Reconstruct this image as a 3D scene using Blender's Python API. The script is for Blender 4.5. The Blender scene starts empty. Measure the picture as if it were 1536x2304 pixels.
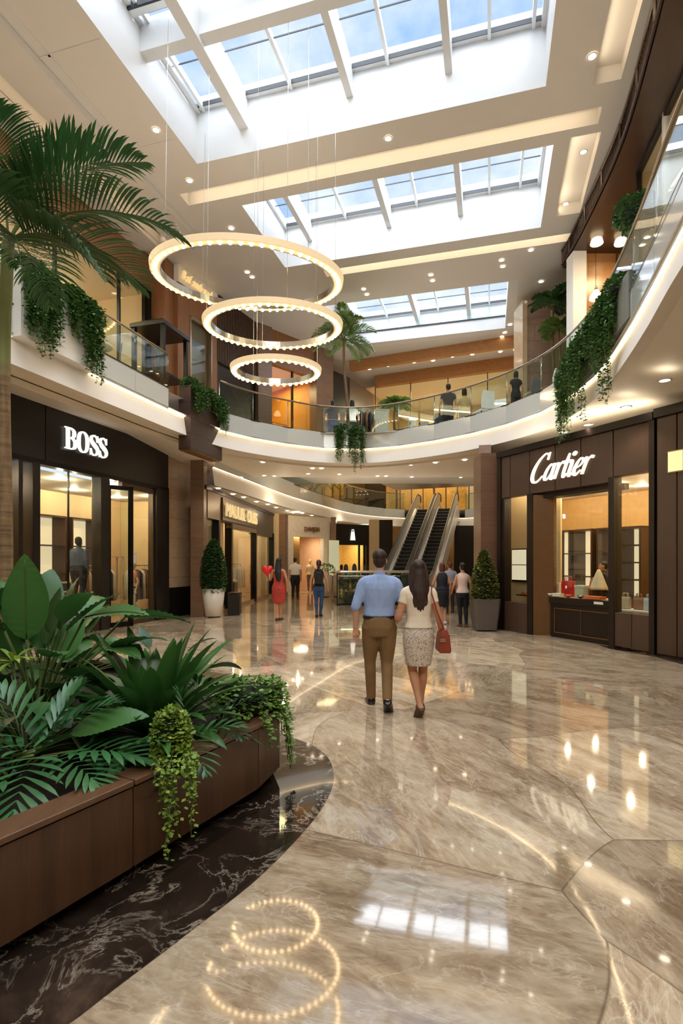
import bpy, bmesh, math, random
from mathutils import Vector, Matrix
rnd = random.Random(7)
SC = bpy.context.scene
COL = SC.collection
PI = math.pi
FPX, HX, HY, CH = 1200.0, 768.0, 1262.0, 1.65      # focal length in px, principal column, horizon row, eye height
def V(*a): return Vector(a)
def at(px, py, Y):
    return V((px-HX)/FPX*Y, Y, CH-(py-HY)/FPX*Y)
def fl(px, py):
    Y = CH*FPX/(py-HY); return V((px-HX)/FPX*Y, Y, 0)
def onz(px, py, z):
    Y = (z-CH)*FPX/(HY-py); return V((px-HX)/FPX*Y, Y, z)
class Frame:
    def __init__(s, o, a, b):
        s.o = V(o[0], o[1], 0); s.a = V(a[0], a[1], 0).normalized(); s.b = V(b[0], b[1], 0).normalized()
    def p(s, a, b, z): return s.o+s.a*a+s.b*b+V(0, 0, z)
UV = Frame((0, 0), (.267, .964), (.964, -.267))      # the mall runs along u, turned 15.5 degrees from the lens
W = UV.p

# ---------- mesh builder
class MB:
    def __init__(s): s.v = []; s.f = []; s.m = []; s.k = 0
    def add(s, vs, fs, m=None):
        n = len(s.v); s.v += [tuple(x) for x in vs]
        for f in fs: s.f.append([i+n for i in f]); s.m.append(s.k if m is None else m)
        return s
    def hexa(s, p):      # 8 pts: bottom 4 then top 4
        return s.add(p, [(3, 2, 1, 0), (4, 5, 6, 7), (0, 1, 5, 4), (1, 2, 6, 5), (2, 3, 7, 6), (3, 0, 4, 7)])
    def box(s, x0, x1, y0, y1, z0, z1):
        return s.hexa([(x0, y0, z0), (x1, y0, z0), (x1, y1, z0), (x0, y1, z0), (x0, y0, z1), (x1, y0, z1), (x1, y1, z1), (x0, y1, z1)])
    def fbox(s, F, a0, a1, b0, b1, z0, z1):
        return s.hexa([F.p(a, b, z) for z in (z0, z1) for a, b in ((a0, b0), (a1, b0), (a1, b1), (a0, b1))])
    def prism(s, pts, z0, z1):
        n = len(pts)
        vs = [(p[0], p[1], z0) for p in pts]+[(p[0], p[1], z1) for p in pts]
        return s.add(vs, [list(range(n))[::-1], list(range(n, 2*n))]+[(i, (i+1) % n, n+(i+1) % n, n+i) for i in range(n)])
    def strip(s, A, B, closed=False):
        n = len(A); r = range(n if closed else n-1)
        return s.add(list(A)+list(B), [(i, (i+1) % n, n+(i+1) % n, n+i) for i in r])
    def loft(s, rings, cap=True, closed=True):
        n = len(rings[0]); vs = [p for r in rings for p in r]; fs = []
        for k in range(len(rings)-1):
            for i in range(n if closed else n-1):
                j = (i+1) % n
                fs.append((k*n+i, k*n+j, (k+1)*n+j, (k+1)*n+i))
        if cap: fs += [list(range(n))[::-1], [(len(rings)-1)*n+i for i in range(n)]]
        return s.add(vs, fs)
    def tube(s, path, r, n=8, cap=True, closed=False, up=None):
        P = [V(*p) for p in path]; R = r if isinstance(r, (list, tuple)) else [r]*len(P)
        rings = []; u = None
        for i, p in enumerate(P):
            if closed: t = P[(i+1) % len(P)]-P[i-1]
            else: t = P[min(i+1, len(P)-1)]-P[max(i-1, 0)]
            t = t.normalized() if t.length > 1e-9 else V(0, 0, 1)
            if u is None:
                u = t.cross(V(0, 0, 1) if abs(t.z) < .9 else V(1, 0, 0)).normalized()
            else:
                u = (u-t*u.dot(t)); u = u.normalized() if u.length > 1e-6 else t.orthogonal().normalized()
            w = t.cross(u)
            rr = R[i]; ra, rb = rr if isinstance(rr, (tuple, list)) else (rr, rr)
            rings.append([p+u*(ra*math.cos(2*PI*k/n))+w*(rb*math.sin(2*PI*k/n)) for k in range(n)])
        if closed: rings.append(rings[0]); cap = False
        return s.loft(rings, cap)
    def ell(s, c, rx, ry, rz, n=14, m=8, R=None):
        rings = []
        for j in range(m+1):
            a = -PI/2+PI*j/m; a = max(-PI/2+.12, min(PI/2-.12, a))
            ring = []
            for i in range(n):
                t = 2*PI*i/n; q = V(rx*math.cos(a)*math.cos(t), ry*math.cos(a)*math.sin(t), rz*math.sin(a))
                if R: q = R @ q
                ring.append(V(*c)+q)
            rings.append(ring)
        return s.loft(rings)
    def lathe(s, prof, c=(0, 0, 0), n=24):
        rings = [[(c[0]+r*math.cos(2*PI*i/n), c[1]+r*math.sin(2*PI*i/n), c[2]+z) for i in range(n)] for r, z in prof]
        return s.loft(rings)
    def build(s, name, mat, parent=None, smooth=False, recalc=True, bevel=0):
        me = bpy.data.meshes.new(name)
        off = parent_loc(parent) if parent else V(0, 0, 0)
        me.from_pydata([tuple(V(*p)-off) for p in s.v], [], s.f)
        for mm in (mat if isinstance(mat, (list, tuple)) else [mat]): me.materials.append(mm)
        me.polygons.foreach_set('material_index', s.m)
        if recalc:
            bm = bmesh.new(); bm.from_mesh(me); bmesh.ops.recalc_face_normals(bm, faces=bm.faces); bm.to_mesh(me); bm.free()
        if smooth:
            me.polygons.foreach_set('use_smooth', [True]*len(me.polygons))
        me.update()
        o = bpy.data.objects.new(name, me); COL.objects.link(o)
        if parent: o.parent = parent
        if bevel:
            b = o.modifiers.new('edge', 'BEVEL'); b.width = bevel; b.segments = 2; b.limit_method = 'ANGLE'
        return o
def parent_loc(p):
    l = V(0, 0, 0)
    while p is not None: l += p.location; p = p.parent
    return l
def tag(o, label=None, cat=None, group=None, kind=None):
    if label: o['label'] = label
    if cat: o['category'] = cat
    if group: o['group'] = group
    if kind: o['kind'] = kind
    return o
def thing(name, loc, label, cat, group=None, rz=0):
    o = bpy.data.objects.new(name, None); COL.objects.link(o); o.empty_display_size = .1
    o.location = loc; o.rotation_euler = (0, 0, rz); return tag(o, label, cat, group)
def struct(mb, name, mat, **k): return tag(mb.build(name, mat, **k), kind='structure')
KIDS = {}
def copy_tree(o, parent=None):
    c = o.copy(); COL.objects.link(c); c.parent = parent
    for ch in [x for x in bpy.data.objects if x.parent == o]: copy_tree(ch, c)
    return c
def catmull(P, n=8, closed=False):
    P = [V(*p) for p in P]; out = []; N = len(P)
    for i in range(N if closed else N-1):
        if closed: a, b, c, d = P[i-1], P[i], P[(i+1) % N], P[(i+2) % N]
        else: a, b, c, d = P[max(i-1, 0)], P[i], P[i+1], P[min(i+2, N-1)]
        for k in range(n):
            t = k/n
            out.append(.5*((2*b)+(c-a)*t+(2*a-5*b+4*c-d)*t*t+(3*b-a-3*c+d)*t**3))
    if not closed: out.append(P[-1])
    return out
def resample(P, step):
    P = [V(*p) for p in P]; L = [0]
    for i in range(1, len(P)): L.append(L[-1]+(P[i]-P[i-1]).length)
    n = max(1, round(L[-1]/step)); out = []; j = 0
    for k in range(n+1):
        d = L[-1]*k/n
        while j < len(L)-2 and L[j+1] < d: j += 1
        t = (d-L[j])/max(L[j+1]-L[j], 1e-9); out.append(P[j].lerp(P[j+1], t))
    return out
def normals2(P):      # left-hand normals of a plan polyline
    N = []
    for i in range(len(P)):
        t = P[min(i+1, len(P)-1)]-P[max(i-1, 0)]; N.append(V(-t.y, t.x, 0).normalized())
    return N
def off(P, d): return [p+n*d for p, n in zip(P, normals2(P))]
def atz(P, z): return [V(p[0], p[1], z) for p in P]

# ---------- materials
def srgb(r, g, b):
    f = lambda c: (c/255/12.92 if c/255 <= .04045 else ((c/255+.055)/1.055)**2.4)
    return (f(r), f(g), f(b), 1)
class NT:
    def __init__(s, name):
        s.mat = bpy.data.materials.new(name); s.mat.use_nodes = True; s.t = s.mat.node_tree; s.t.nodes.clear()
        s.out = s.n('ShaderNodeOutputMaterial')
    def n(s, t, **k):
        x = s.t.nodes.new(t)
        for a, b in k.items(): setattr(x, a, b)
        return x
    def l(s, a, b): s.t.links.new(a, b)
    def set(s, node, **k):
        for a, b in k.items(): node.inputs[a.replace('_', ' ')].default_value = b
        return node
    def ramp(s, fac, stops, interp='LINEAR'):
        r = s.n('ShaderNodeValToRGB'); r.color_ramp.interpolation = interp; e = r.color_ramp.elements
        while len(e) < len(stops): e.new(.5)
        for i, (p, c) in enumerate(stops): e[i].position = p; e[i].color = c if len(c) == 4 else (*c, 1)
        s.l(fac, r.inputs[0]); return r.outputs[0]
    def coord(s, scale=(1, 1, 1), rotz=0, kind='Object', loc=(0, 0, 0)):
        tc = s.n('ShaderNodeTexCoord'); m = s.n('ShaderNodeMapping')
        m.inputs['Scale'].default_value = scale; m.inputs['Rotation'].default_value = (0, 0, rotz); m.inputs['Location'].default_value = loc
        s.l(tc.outputs[kind], m.inputs[0]); return m.outputs[0]
    def noise(s, vec, scale, detail=4, rough=.55, dist=0):
        x = s.n('ShaderNodeTexNoise'); s.set(x, Scale=scale, Detail=detail, Roughness=rough, Distortion=dist)
        if vec is not None: s.l(vec, x.inputs['Vector'])
        return x.outputs['Fac']
    def mix(s, fac, a, b, blend='MIX'):
        x = s.n('ShaderNodeMix', data_type='RGBA', blend_type=blend)
        for sock, val in ((x.inputs[0], fac), (x.inputs[6], a), (x.inputs[7], b)):
            if isinstance(val, (int, float)): sock.default_value = val
            elif isinstance(val, tuple): sock.default_value = val
            else: s.l(val, sock)
        return x.outputs[2]
    def math(s, op, a, b=0.0, clamp=False):
        x = s.n('ShaderNodeMath', operation=op, use_clamp=clamp)
        for i, val in enumerate((a, b)):
            if isinstance(val, (int, float)): x.inputs[i].default_value = val
            else: s.l(val, x.inputs[i])
        return x.outputs[0]
    def bsdf(s, color, rough=.5, metal=0, bump=None, bstr=.2, bdist=.01, **k):
        b = s.n('ShaderNodeBsdfPrincipled')
        for nm, val in (('Base Color', color), ('Roughness', rough), ('Metallic', metal)):
            if isinstance(val, (int, float, tuple)): b.inputs[nm].default_value = val
            else: s.l(val, b.inputs[nm])
        for a, val in k.items(): b.inputs[a.replace('_', ' ')].default_value = val
        if bump is not None:
            bp = s.n('ShaderNodeBump'); s.set(bp, Strength=bstr, Distance=bdist); s.l(bump, bp.inputs['Height']); s.l(bp.outputs[0], b.inputs['Normal'])
        s.l(b.outputs[0], s.out.inputs[0]); return b
MATS = {}
def dim(c, k): return (c[0]*k, c[1]*k, c[2]*k, 1)
def plain(name, c, rough=.5, metal=0, var=.08, scale=6, bump=0, **k):
    if name in MATS: return MATS[name]
    t = NT(name); f = t.noise(t.coord(), scale)
    col = t.ramp(f, [(.3, dim(c, 1-var)), (.7, dim(c, 1+var))])
    t.bsdf(col, rough, metal, f if bump else None, bump, **k); MATS[name] = t.mat; return t.mat
def emit(name, c, s, base=None):
    if name in MATS: return MATS[name]
    t = NT(name); b = t.bsdf(base or c, .5); b.inputs['Emission Color'].default_value = c; b.inputs['Emission Strength'].default_value = s
    MATS[name] = t.mat; return t.mat
def wood(name, c, rotz=0, grain='z', rough=.4, contrast=.3, scale=1.0, boards=0):
    if name in MATS: return MATS[name]
    t = NT(name); sc = {'z': (14, 14, .7), 'x': (.7, 14, 14), 'y': (14, .7, 14)}[grain]
    vec = t.coord(tuple(x*scale for x in sc), rotz)
    n1 = t.noise(vec, 1.0, 6, .6, .6); n2 = t.noise(vec, 5, 3)
    f = t.math('ADD', t.math('MULTIPLY', n1, .7), t.math('MULTIPLY', n2, .3))
    col = t.ramp(f, [(.32, dim(c, 1-contrast)), (.5, c), (.68, dim(c, 1+contrast))])
    t.bsdf(col, rough, 0, f, .08); MATS[name] = t.mat; return t.mat
def glass(name, tint=(.93, .97, .95, 1), ior=1.45, rough=0.0, boost=1.0):
    if name in MATS: return MATS[name]
    t = NT(name); lw = t.n('ShaderNodeLayerWeight'); lw.inputs[0].default_value = .5
    f0 = ((ior-1)/(ior+1))**2
    fr = t.math('ADD', t.math('MULTIPLY', t.math('POWER', lw.outputs['Facing'], 5.0), 1-f0), f0)
    tr = t.n('ShaderNodeBsdfTransparent'); gl = t.n('ShaderNodeBsdfGlossy'); gl.inputs['Roughness'].default_value = rough
    f = t.noise(t.coord(), .6, 2)
    t.l(t.ramp(f, [(.3, dim(tint, .97)), (.7, tint)]), tr.inputs[0])
    mx = t.n('ShaderNodeMixShader'); t.l(t.math('MULTIPLY', fr, boost, True), mx.inputs[0]); t.l(tr.outputs[0], mx.inputs[1]); t.l(gl.outputs[0], mx.inputs[2])
    t.l(mx.outputs[0], t.out.inputs[0]); MATS[name] = t.mat; return t.mat
def tiles(name, c, rotz, bw, bh, grout=None, rough=.35, var=.15, offs=.5, gap=.006, nscale=3, ang_y=False):
    """wall tiles: rotz turns the wall's run onto the x axis"""
    if name in MATS: return MATS[name]
    t = NT(name); vec = t.coord((1, 1, 1), rotz)
    sx = t.n('ShaderNodeSeparateXYZ'); t.l(vec, sx.inputs[0]); cb = t.n('ShaderNodeCombineXYZ'); t.l(sx.outputs[0], cb.inputs[0]); t.l(sx.outputs[2], cb.inputs[1])
    b = t.n('ShaderNodeTexBrick'); b.offset = offs; t.l(cb.outputs[0], b.inputs['Vector'])
    t.set(b, Scale=1.0, Mortar_Size=gap, Brick_Width=bw, Row_Height=bh, Mortar_Smooth=0.0, Bias=0.0)
    b.inputs['Color1'].default_value = dim(c, 1-var); b.inputs['Color2'].default_value = dim(c, 1+var); b.inputs['Mortar'].default_value = grout or dim(c, .35)
    n = t.noise(t.coord((1, 1, 3)), nscale, 6, .65, .8)
    col = t.mix(.35, b.outputs['Color'], t.ramp(n, [(.3, dim(c, .6)), (.7, dim(c, 1.35))]))
    t.bsdf(col, rough, 0, b.outputs['Fac'], -.3, .004); MATS[name] = t.mat; return t.mat
ANG = math.atan2(.964, .267)                      # direction of u
M_paint = plain('paint_warm_white', srgb(238, 228, 212), .6, var=.015, scale=2)
M_ceil = plain('paint_ceiling', srgb(212, 205, 196), .6, var=.015, scale=2)
M_paint2 = plain('paint_white', srgb(240, 236, 230), .5, var=.015, scale=2)
M_skyw = plain('paint_skylight_white', srgb(214, 214, 214), .45, var=.01)
M_frame = plain('aluminium_white', srgb(225, 228, 230), .35, .2, var=.02)
M_gasket = plain('gasket_dark', srgb(48, 50, 54), .5)
M_black = plain('black_panel', srgb(30, 27, 24), .32, var=.12)
M_blackm = plain('black_metal', srgb(22, 20, 18), .3, .5)
M_bronze = plain('bronze_panel', srgb(72, 52, 40), .35, .35, var=.08, scale=2)
M_darkbr = plain('dark_bronze', srgb(40, 30, 24), .35, .4)
M_steel = plain('brushed_steel', srgb(200, 200, 200), .22, 1, var=.05, scale=20)
M_chrome = plain('handrail_bronze', srgb(168, 150, 128), .25, .9)
M_wood = wood('wood_teak', srgb(140, 94, 58), -ANG, 'x', .42, .22)
M_woodv = wood('wood_teak_vertical', srgb(138, 92, 56), 0, 'z', .42, .25)
M_walnut = wood('wood_walnut', srgb(82, 56, 38), 0, 'z', .32, .32)
M_beam = wood('wood_oak_beam', srgb(176, 120, 66), 0, 'x', .5, .2)
M_stone = tiles('stone_travertine', srgb(182, 158, 132), -ANG, .78, .58, rough=.3, var=.06)
M_stoneb = tiles('stone_brown', srgb(128, 98, 76), 0, 3.0, .58, rough=.32, var=.06)
M_blackst = tiles('stone_black', srgb(26, 22, 19), -ANG, .78, .9, rough=.12, var=.15)
M_clad = tiles('clad_dark_timber', srgb(64, 46, 37), -ANG, 2.2, .36, grout=srgb(20, 14, 11), rough=.5, var=.06, gap=.012)
M_glass = glass('glass_clear')
M_glassb = glass('glass_balustrade', (.86, .93, .90, 1), 1.5, boost=1.3)
M_sglass = glass('glass_skylight', (.95, .98, 1, 1), 1.2)
M_led = emit('led_warm', (1, .78, .50, 1), 5.5)
M_led2 = emit('led_far', (1, .78, .50, 1), 2.6)
M_bulb = emit('lamp_bulb', (1, .76, .44, 1), 9)
M_glow = emit('lamp_diffuser', (1, .74, .42, 1), 2.2)
M_lens = emit('downlight_lens', (1, .88, .70, 1), 8)
M_soil = plain('soil', srgb(38, 28, 20), .9, var=.3, scale=40, bump=.6)
# ---------- camera, render look, sky
cam = bpy.data.cameras.new('camera'); co = bpy.data.objects.new('camera', cam); COL.objects.link(co)
co.location = (0, 0, CH); co.rotation_euler = (PI/2, 0, 0)
cam.sensor_fit = 'VERTICAL'; cam.sensor_height = 36; cam.sensor_width = 24; cam.lens = FPX/2304*36; cam.shift_y = (HY-1152)/2304
cam.clip_start = .05; cam.clip_end = 300
SC.camera = co
SC.view_settings.view_transform = 'Standard'; SC.view_settings.look = 'None'; SC.view_settings.exposure = 0.3; SC.view_settings.gamma = 1.0
cy = SC.cycles
cy.use_denoising = True; cy.max_bounces = 7; cy.diffuse_bounces = 4; cy.glossy_bounces = 4; cy.transmission_bounces = 4; cy.transparent_max_bounces = 14
cy.sample_clamp_indirect = 6; cy.caustics_reflective = False; cy.caustics_refractive = False; cy.use_adaptive_sampling = True; cy.adaptive_threshold = .03
w = bpy.data.worlds.new('sky'); SC.world = w; w.use_nodes = True; t = w.node_tree; t.nodes.clear()
def wn(x): return t.nodes.new(x)
tc = wn('ShaderNodeTexCoord'); mp = wn('ShaderNodeMapping'); mp.inputs['Scale'].default_value = (1.6, 1.6, 2.6); t.links.new(tc.outputs['Generated'], mp.inputs[0])
nz = wn('ShaderNodeTexNoise'); nz.inputs['Scale'].default_value = 1.7; nz.inputs['Detail'].default_value = 7; nz.inputs['Roughness'].default_value = .58; t.links.new(mp.outputs[0], nz.inputs['Vector'])
rp = wn('ShaderNodeValToRGB'); e = rp.color_ramp.elements; e[0].position = .40; e[0].color = (.27, .50, .92, 1); e[1].position = .62; e[1].color = (.98, 1.0, 1.04, 1); t.links.new(nz.outputs[0], rp.inputs[0])
bg = wn('ShaderNodeBackground'); bg.inputs['Strength'].default_value = .95; t.links.new(rp.outputs[0], bg.inputs[0])
wo = wn('ShaderNodeOutputWorld'); t.links.new(bg.outputs[0], wo.inputs[0])
def lamp(kind, name, loc, power, color=(1, .82, .6), size=.2, size_y=None, rot=None, spot=None, blend=.5):
    l = bpy.data.lights.new(name, kind); l.energy = power; l.color = color
    if kind == 'AREA':
        l.size = size
        if size_y: l.shape = 'RECTANGLE'; l.size_y = size_y
        else: l.shape = 'DISK'
    elif kind == 'SUN': l.angle = size
    else: l.shadow_soft_size = size
    if kind == 'SPOT': l.spot_size = spot or 1.5; l.spot_blend = blend
    o = bpy.data.objects.new(name, l); COL.objects.link(o); o.location = loc
    if rot is not None:
        if isinstance(rot, Vector): o.rotation_euler = rot.to_track_quat('-Z', 'Y').to_euler()
        else: o.rotation_euler = rot
    return o

def strip_lamp(name, loc, d, long, w_, l_, power, color=(1, .82, .58)):
    o = lamp('AREA', name, loc, power, color, w_, l_)
    z = -d.normalized(); y = long.normalized(); x = y.cross(z)
    o.rotation_euler = Matrix((x, y, z)).transposed().to_euler(); return o

# ---------- floor
def floor_mat():
    T = NT('marble_beige')
    base = T.coord((1, 1, 1))
    n0 = T.n('ShaderNodeTexNoise'); T.set(n0, Scale=.35, Detail=1); T.l(base, n0.inputs['Vector'])
    sub = T.n('ShaderNodeVectorMath', operation='MULTIPLY_ADD'); sub.inputs[1].default_value = (1.6, 1.6, 0); T.l(n0.outputs['Color'], sub.inputs[0]); T.l(base, sub.inputs[2])
    def vor(feature, vec, sc):
        x = T.n('ShaderNodeTexVoronoi', feature=feature, voronoi_dimensions='2D'); x.inputs['Scale'].default_value = sc; T.l(vec, x.inputs['Vector']); return x
    v1 = vor('F1', sub.outputs[0], .46); ve = vor('DISTANCE_TO_EDGE', sub.outputs[0], .46)
    # veins run in another direction in every slab
    rot = T.n('ShaderNodeVectorRotate', rotation_type='Z_AXIS'); T.l(base, rot.inputs['Vector'])
    sp = T.n('ShaderNodeSeparateColor'); T.l(v1.outputs['Color'], sp.inputs[0])
    T.l(T.math('MULTIPLY_ADD' if False else 'MULTIPLY', sp.outputs[0], 2.2), rot.inputs['Angle'])
    st = T.n('ShaderNodeMapping'); st.inputs['Scale'].default_value = (.9, 2.3, 1); st.inputs['Rotation'].default_value = (0, 0, -.35); T.l(rot.outputs[0], st.inputs[0])
    a = T.noise(st.outputs[0], 1.1, 9, .68, 1.2); b = T.noise(st.outputs[0], 4.5, 6, .7, 2.0)
    f = T.math('ADD', T.math('MULTIPLY', a, .65), T.math('MULTIPLY', b, .35))
    col = T.ramp(f, [(.33, srgb(134, 111, 88)), (.44, srgb(174, 151, 124)), (.53, srgb(208, 188, 160)), (.62, srgb(228, 212, 188)), (.72, srgb(192, 167, 137))])
    vein = T.n('ShaderNodeTexNoise'); T.set(vein, Scale=1.6, Detail=6, Roughness=.6, Distortion=1.5); T.l(st.outputs[0], vein.inputs['Vector'])
    vv = T.math('ABSOLUTE', T.math('SUBTRACT', vein.outputs['Fac'], .5))
    col = T.mix(T.ramp(vv, [(0, (.55, .55, .55)), (.018, (0, 0, 0))]), col, srgb(236, 224, 204))
    tint = T.ramp(sp.outputs[1], [(0, (.60, .57, .54)), (.5, (.90, .89, .88)), (1, (1.18, 1.18, 1.17))])
    col = T.mix(1.0, col, tint, 'MULTIPLY')
    joint = T.ramp(ve.outputs['Distance'], [(0, (.8, .8, .8)), (.0024, (0, 0, 0))])
    col = T.mix(joint, col, srgb(104, 84, 64))
    T.bsdf(col, .055, 0, IOR=1.75, Coat_Weight=.35, Coat_Roughness=.02); return T.mat
M_floor = floor_mat()
def dark_marble():
    T = NT('marble_dark'); base = T.coord((1, 1, 1), .5)
    n0 = T.noise(base, 1.3, 8, .7, .6)
    col = T.ramp(n0, [(.35, srgb(24, 19, 16)), (.55, srgb(48, 38, 31)), (.7, srgb(84, 68, 56))])
    w1 = T.n('ShaderNodeTexNoise'); T.set(w1, Scale=2.6, Detail=8, Roughness=.66, Distortion=.7); T.l(base, w1.inputs['Vector'])
    vv = T.math('ABSOLUTE', T.math('SUBTRACT', w1.outputs['Fac'], .5))
    msk = T.ramp(T.noise(base, 1.7, 3), [(.38, (0, 0, 0)), (.6, (1, 1, 1))])
    k = T.math('MULTIPLY', T.ramp(vv, [(0, (.85, .85, .85)), (.007, (.3, .3, .3)), (.022, (0, 0, 0))]), msk)
    col = T.mix(k, col, srgb(206, 190, 170))
    T.bsdf(col, .06, 0, IOR=1.7, Coat_Weight=.3, Coat_Roughness=.02); return T.mat
M_dmarble = dark_marble()
struct(MB().box(-26, 30, -9, 46, -.12, 0), 'floor', M_floor)
# planter island outline (plan) and the dark marble apron round it
ISL = [V(-1.62, 1.30, 0), V(-1.38, 2.16, 0), V(-1.065, 2.73, 0), V(-.57, 3.67, 0), V(-.47, 4.05, 0), V(-.62, 4.55, 0), V(-1.15, 5.25, 0), V(-2.0, 5.9, 0), V(-3.2, 6.2, 0), V(-4.4, 5.7, 0), V(-4.9, 4.4, 0), V(-4.6, 2.6, 0), V(-3.6, 1.2, 0), V(-2.5, .7, 0)]
ap = catmull([(-1.35, .6, 0), (-1.06, 1.7, 0), (-.93, 1.96, 0), (-.68, 2.36, 0), (-.40, 2.84, 0), (-.13, 3.55, 0), (-.06, 4.14, 0), (-.19, 4.65, 0), (-.54, 5.05, 0), (-1.3, 5.75, 0), (-2.2, 6.4, 0), (-3.4, 6.75, 0), (-4.9, 6.1, 0), (-5.5, 4.4, 0), (-5.2, 2.4, 0), (-4.1, .7, 0), (-2.6, .0, 0)], 8, True)
m = MB(); m.prism([(p.x, p.y) for p in ap], -.1, .004); struct(m, 'floor_dark_marble_apron', M_dmarble)
CA = Frame((3.83, 12.77), (.435, -.9), (.9, .435))          # the right-hand shop front
m = MB(); m.prism([CA.p(a, b, 0) for a, b in ((2.6, .1), (3.0, -.12), (3.8, -.16), (4.4, -.35), (5.2, -.75), (7.5, -1.4), (7.5, .1))], -.1, .004)
struct(m, 'floor_dark_marble_edging', M_dmarble)

# ---------- ceiling with its skylight wells and light coves
ZC = 10.0
SKY = [(1.0, 10.0, -5.92, .96), (11.45, 14.2, -5.6, 1.24), (16.7, 20.4, -5.2, .85)]
COVES = [(10.72, 11.12, -6.8, 2.0), (14.65, 15.0, -4.6, 2.1), (11.35, 13.85, 1.55, 2.1), (-2, 10.2, 1.75, 2.2), (4, 12.2, -8.35, -7.95)]
holes = SKY+COVES
us = sorted({-9, 46, *[x for h in holes for x in h[:2]]}); vs = sorted({-26, 26, *[x for h in holes for x in h[2:]]})
m = MB()
for i in range(len(us)-1):
    for j in range(len(vs)-1):
        cu, cv = (us[i]+us[i+1])/2, (vs[j]+vs[j+1])/2
        if any(h[0] < cu < h[1] and h[2] < cv < h[3] for h in holes): continue
        m.add([W(us[i], vs[j], ZC), W(us[i+1], vs[j], ZC), W(us[i+1], vs[j+1], ZC), W(us[i], vs[j+1], ZC)], [(0, 1, 2, 3)])
struct(m, 'ceiling', M_ceil, recalc=False)
for k, (u0, u1, v0, v1) in enumerate(COVES):
    d = .28; m = MB()
    A = [W(u, v, ZC) for u, v in ((u0, v0), (u1, v0), (u1, v1), (u0, v1))]; B = [p+V(0, 0, d) for p in A]
    m.strip(A, B, True); m.add(B, [(0, 1, 2, 3)]); struct(m, 'ceiling_light_cove', M_ceil, recalc=False)
    cu, cv = (u0+u1)/2, (v0+v1)/2
    L = max(u1-u0, v1-v0)
    if u1-u0 > v1-v0: strip_lamp('cove_strip', W(cu, v0+.05, ZC+.15), UV.b, UV.a, .08, L*.97, 1.9*L)
    else: strip_lamp('cove_strip', W(u0+.05, cv, ZC+.15), UV.a, UV.b, .08, L*.97, 1.9*L)
ZG = 11.15
m_fr, m_dark = MB(), MB()
for k, (u0, u1, v0, v1) in enumerate(SKY):
    m = MB()
    A = [W(u, v, ZC) for u, v in ((u0, v0), (u1, v0), (u1, v1), (u0, v1))]; B = [p+V(0, 0, ZG-ZC+.25) for p in A]
    m.strip(A, B, True)
    struct(m, 'ceiling_skylight_well', M_skyw, recalc=False)
    b = MB()
    for v in (-4.85, -2.6, -.72):
        wd = .13 if not (k == 0 and v == -4.85) else .2
        b.fbox(UV, u0, u1, v-wd/2, v+wd/2, 10.62 if wd < .15 else 10.5, ZG+.02)
    if k == 0:
        for u in (8.2, 5.0, 2.4): b.fbox(UV, u-.11, u+.11, v0, v1, 10.6, ZG+.02)
    struct(b, 'ceiling_skylight_beams', M_skyw)
    f = MB(); g = MB()
    for v in (-5.75, -3.8, -1.85, 0.0, .75):
        if v0 < v < v1: f.fbox(UV, u0, u1, v-.03, v+.03, ZG-.1, ZG+.03)
    for u in (u0, u1): 
        s = 1 if u == u0 else -1
        f.fbox(UV, min(u, u+s*.1), max(u, u+s*.1), v0, v1, ZG-.06, ZG+.03); g.fbox(UV, min(u+s*.1, u+s*.112), max(u+s*.1, u+s*.112), v0, v1, ZG-.07, ZG+.02)
    f.fbox(UV, u0, u1, v0, v0+.08, ZG-.1, ZG+.03); f.fbox(UV, u0, u1, v1-.08, v1, ZG-.1, ZG+.03)
    if k == 0:
        f.fbox(UV, 7.78, 7.9, v0, v1, ZG-.14, ZG+.02); g.fbox(UV, 7.74, 7.78, v0, v1, ZG-.14, ZG)
    nn = max(2, round((u1-u0)/1.05))
    for q in range(1, nn): 
        u = u0+(u1-u0)*q/nn; g.fbox(UV, u-.006, u+.006, v0, v1, ZG-.02, ZG+.005)
    struct(f, 'window_%d' % (k+1), M_frame); struct(g, 'window_%d_gasket' % (k+1), M_gasket)
    q = MB(); q.add([W(u0, v0, ZG), W(u1, v0, ZG), W(u1, v1, ZG), W(u0, v1, ZG)], [(0, 1, 2, 3)]); struct(q, 'window_%d_glass' % (k+1), M_sglass, recalc=False)
# a low ledge with a glass guard inside the third well
m = MB(); m.fbox(UV, 20.0, 20.4, -5.2, .85, 10.0, 10.42); m.fbox(UV, 16.7, 20.0, .55, .85, 10.0, 10.42); struct(m, 'trim_1', M_skyw)
m = MB(); m.fbox(UV, 19.96, 20.0, -5.2, .55, 10.42, 10.46); struct(m, 'trim_2', M_gasket)
m = MB(); m.fbox(UV, 19.97, 19.99, -5.2, .55, 10.46, 10.8); struct(m, 'window_4', M_glassb)
# stepped plaster soffit along the left wall
m = MB(); m.fbox(UV, 2, 12.0, -7.3, -7.2, 9.86, ZC); m.fbox(UV, 2, 12.0, -7.95, -7.3, 9.86, ZC-.02); m.fbox(UV, 2, 12.2, -9.6, -8.35, 9.86, ZC-.02)
struct(m, 'ceiling_step', M_ceil)
m = MB()
for u in (7.2, 9.3, 5.4): m.fbox(UV, u-.02, u+.02, -7.2, -6.0, ZC-.012, ZC)
m.fbox(UV, 4.5, 9.3, -7.02, -6.98, ZC-.012, ZC); struct(m, 'trim_3', M_ceil)
def spotset(pts, power, color=(1, .80, .54)):
    for p in pts: lamp('POINT', 'shop_light', p, power, color, .045)
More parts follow.
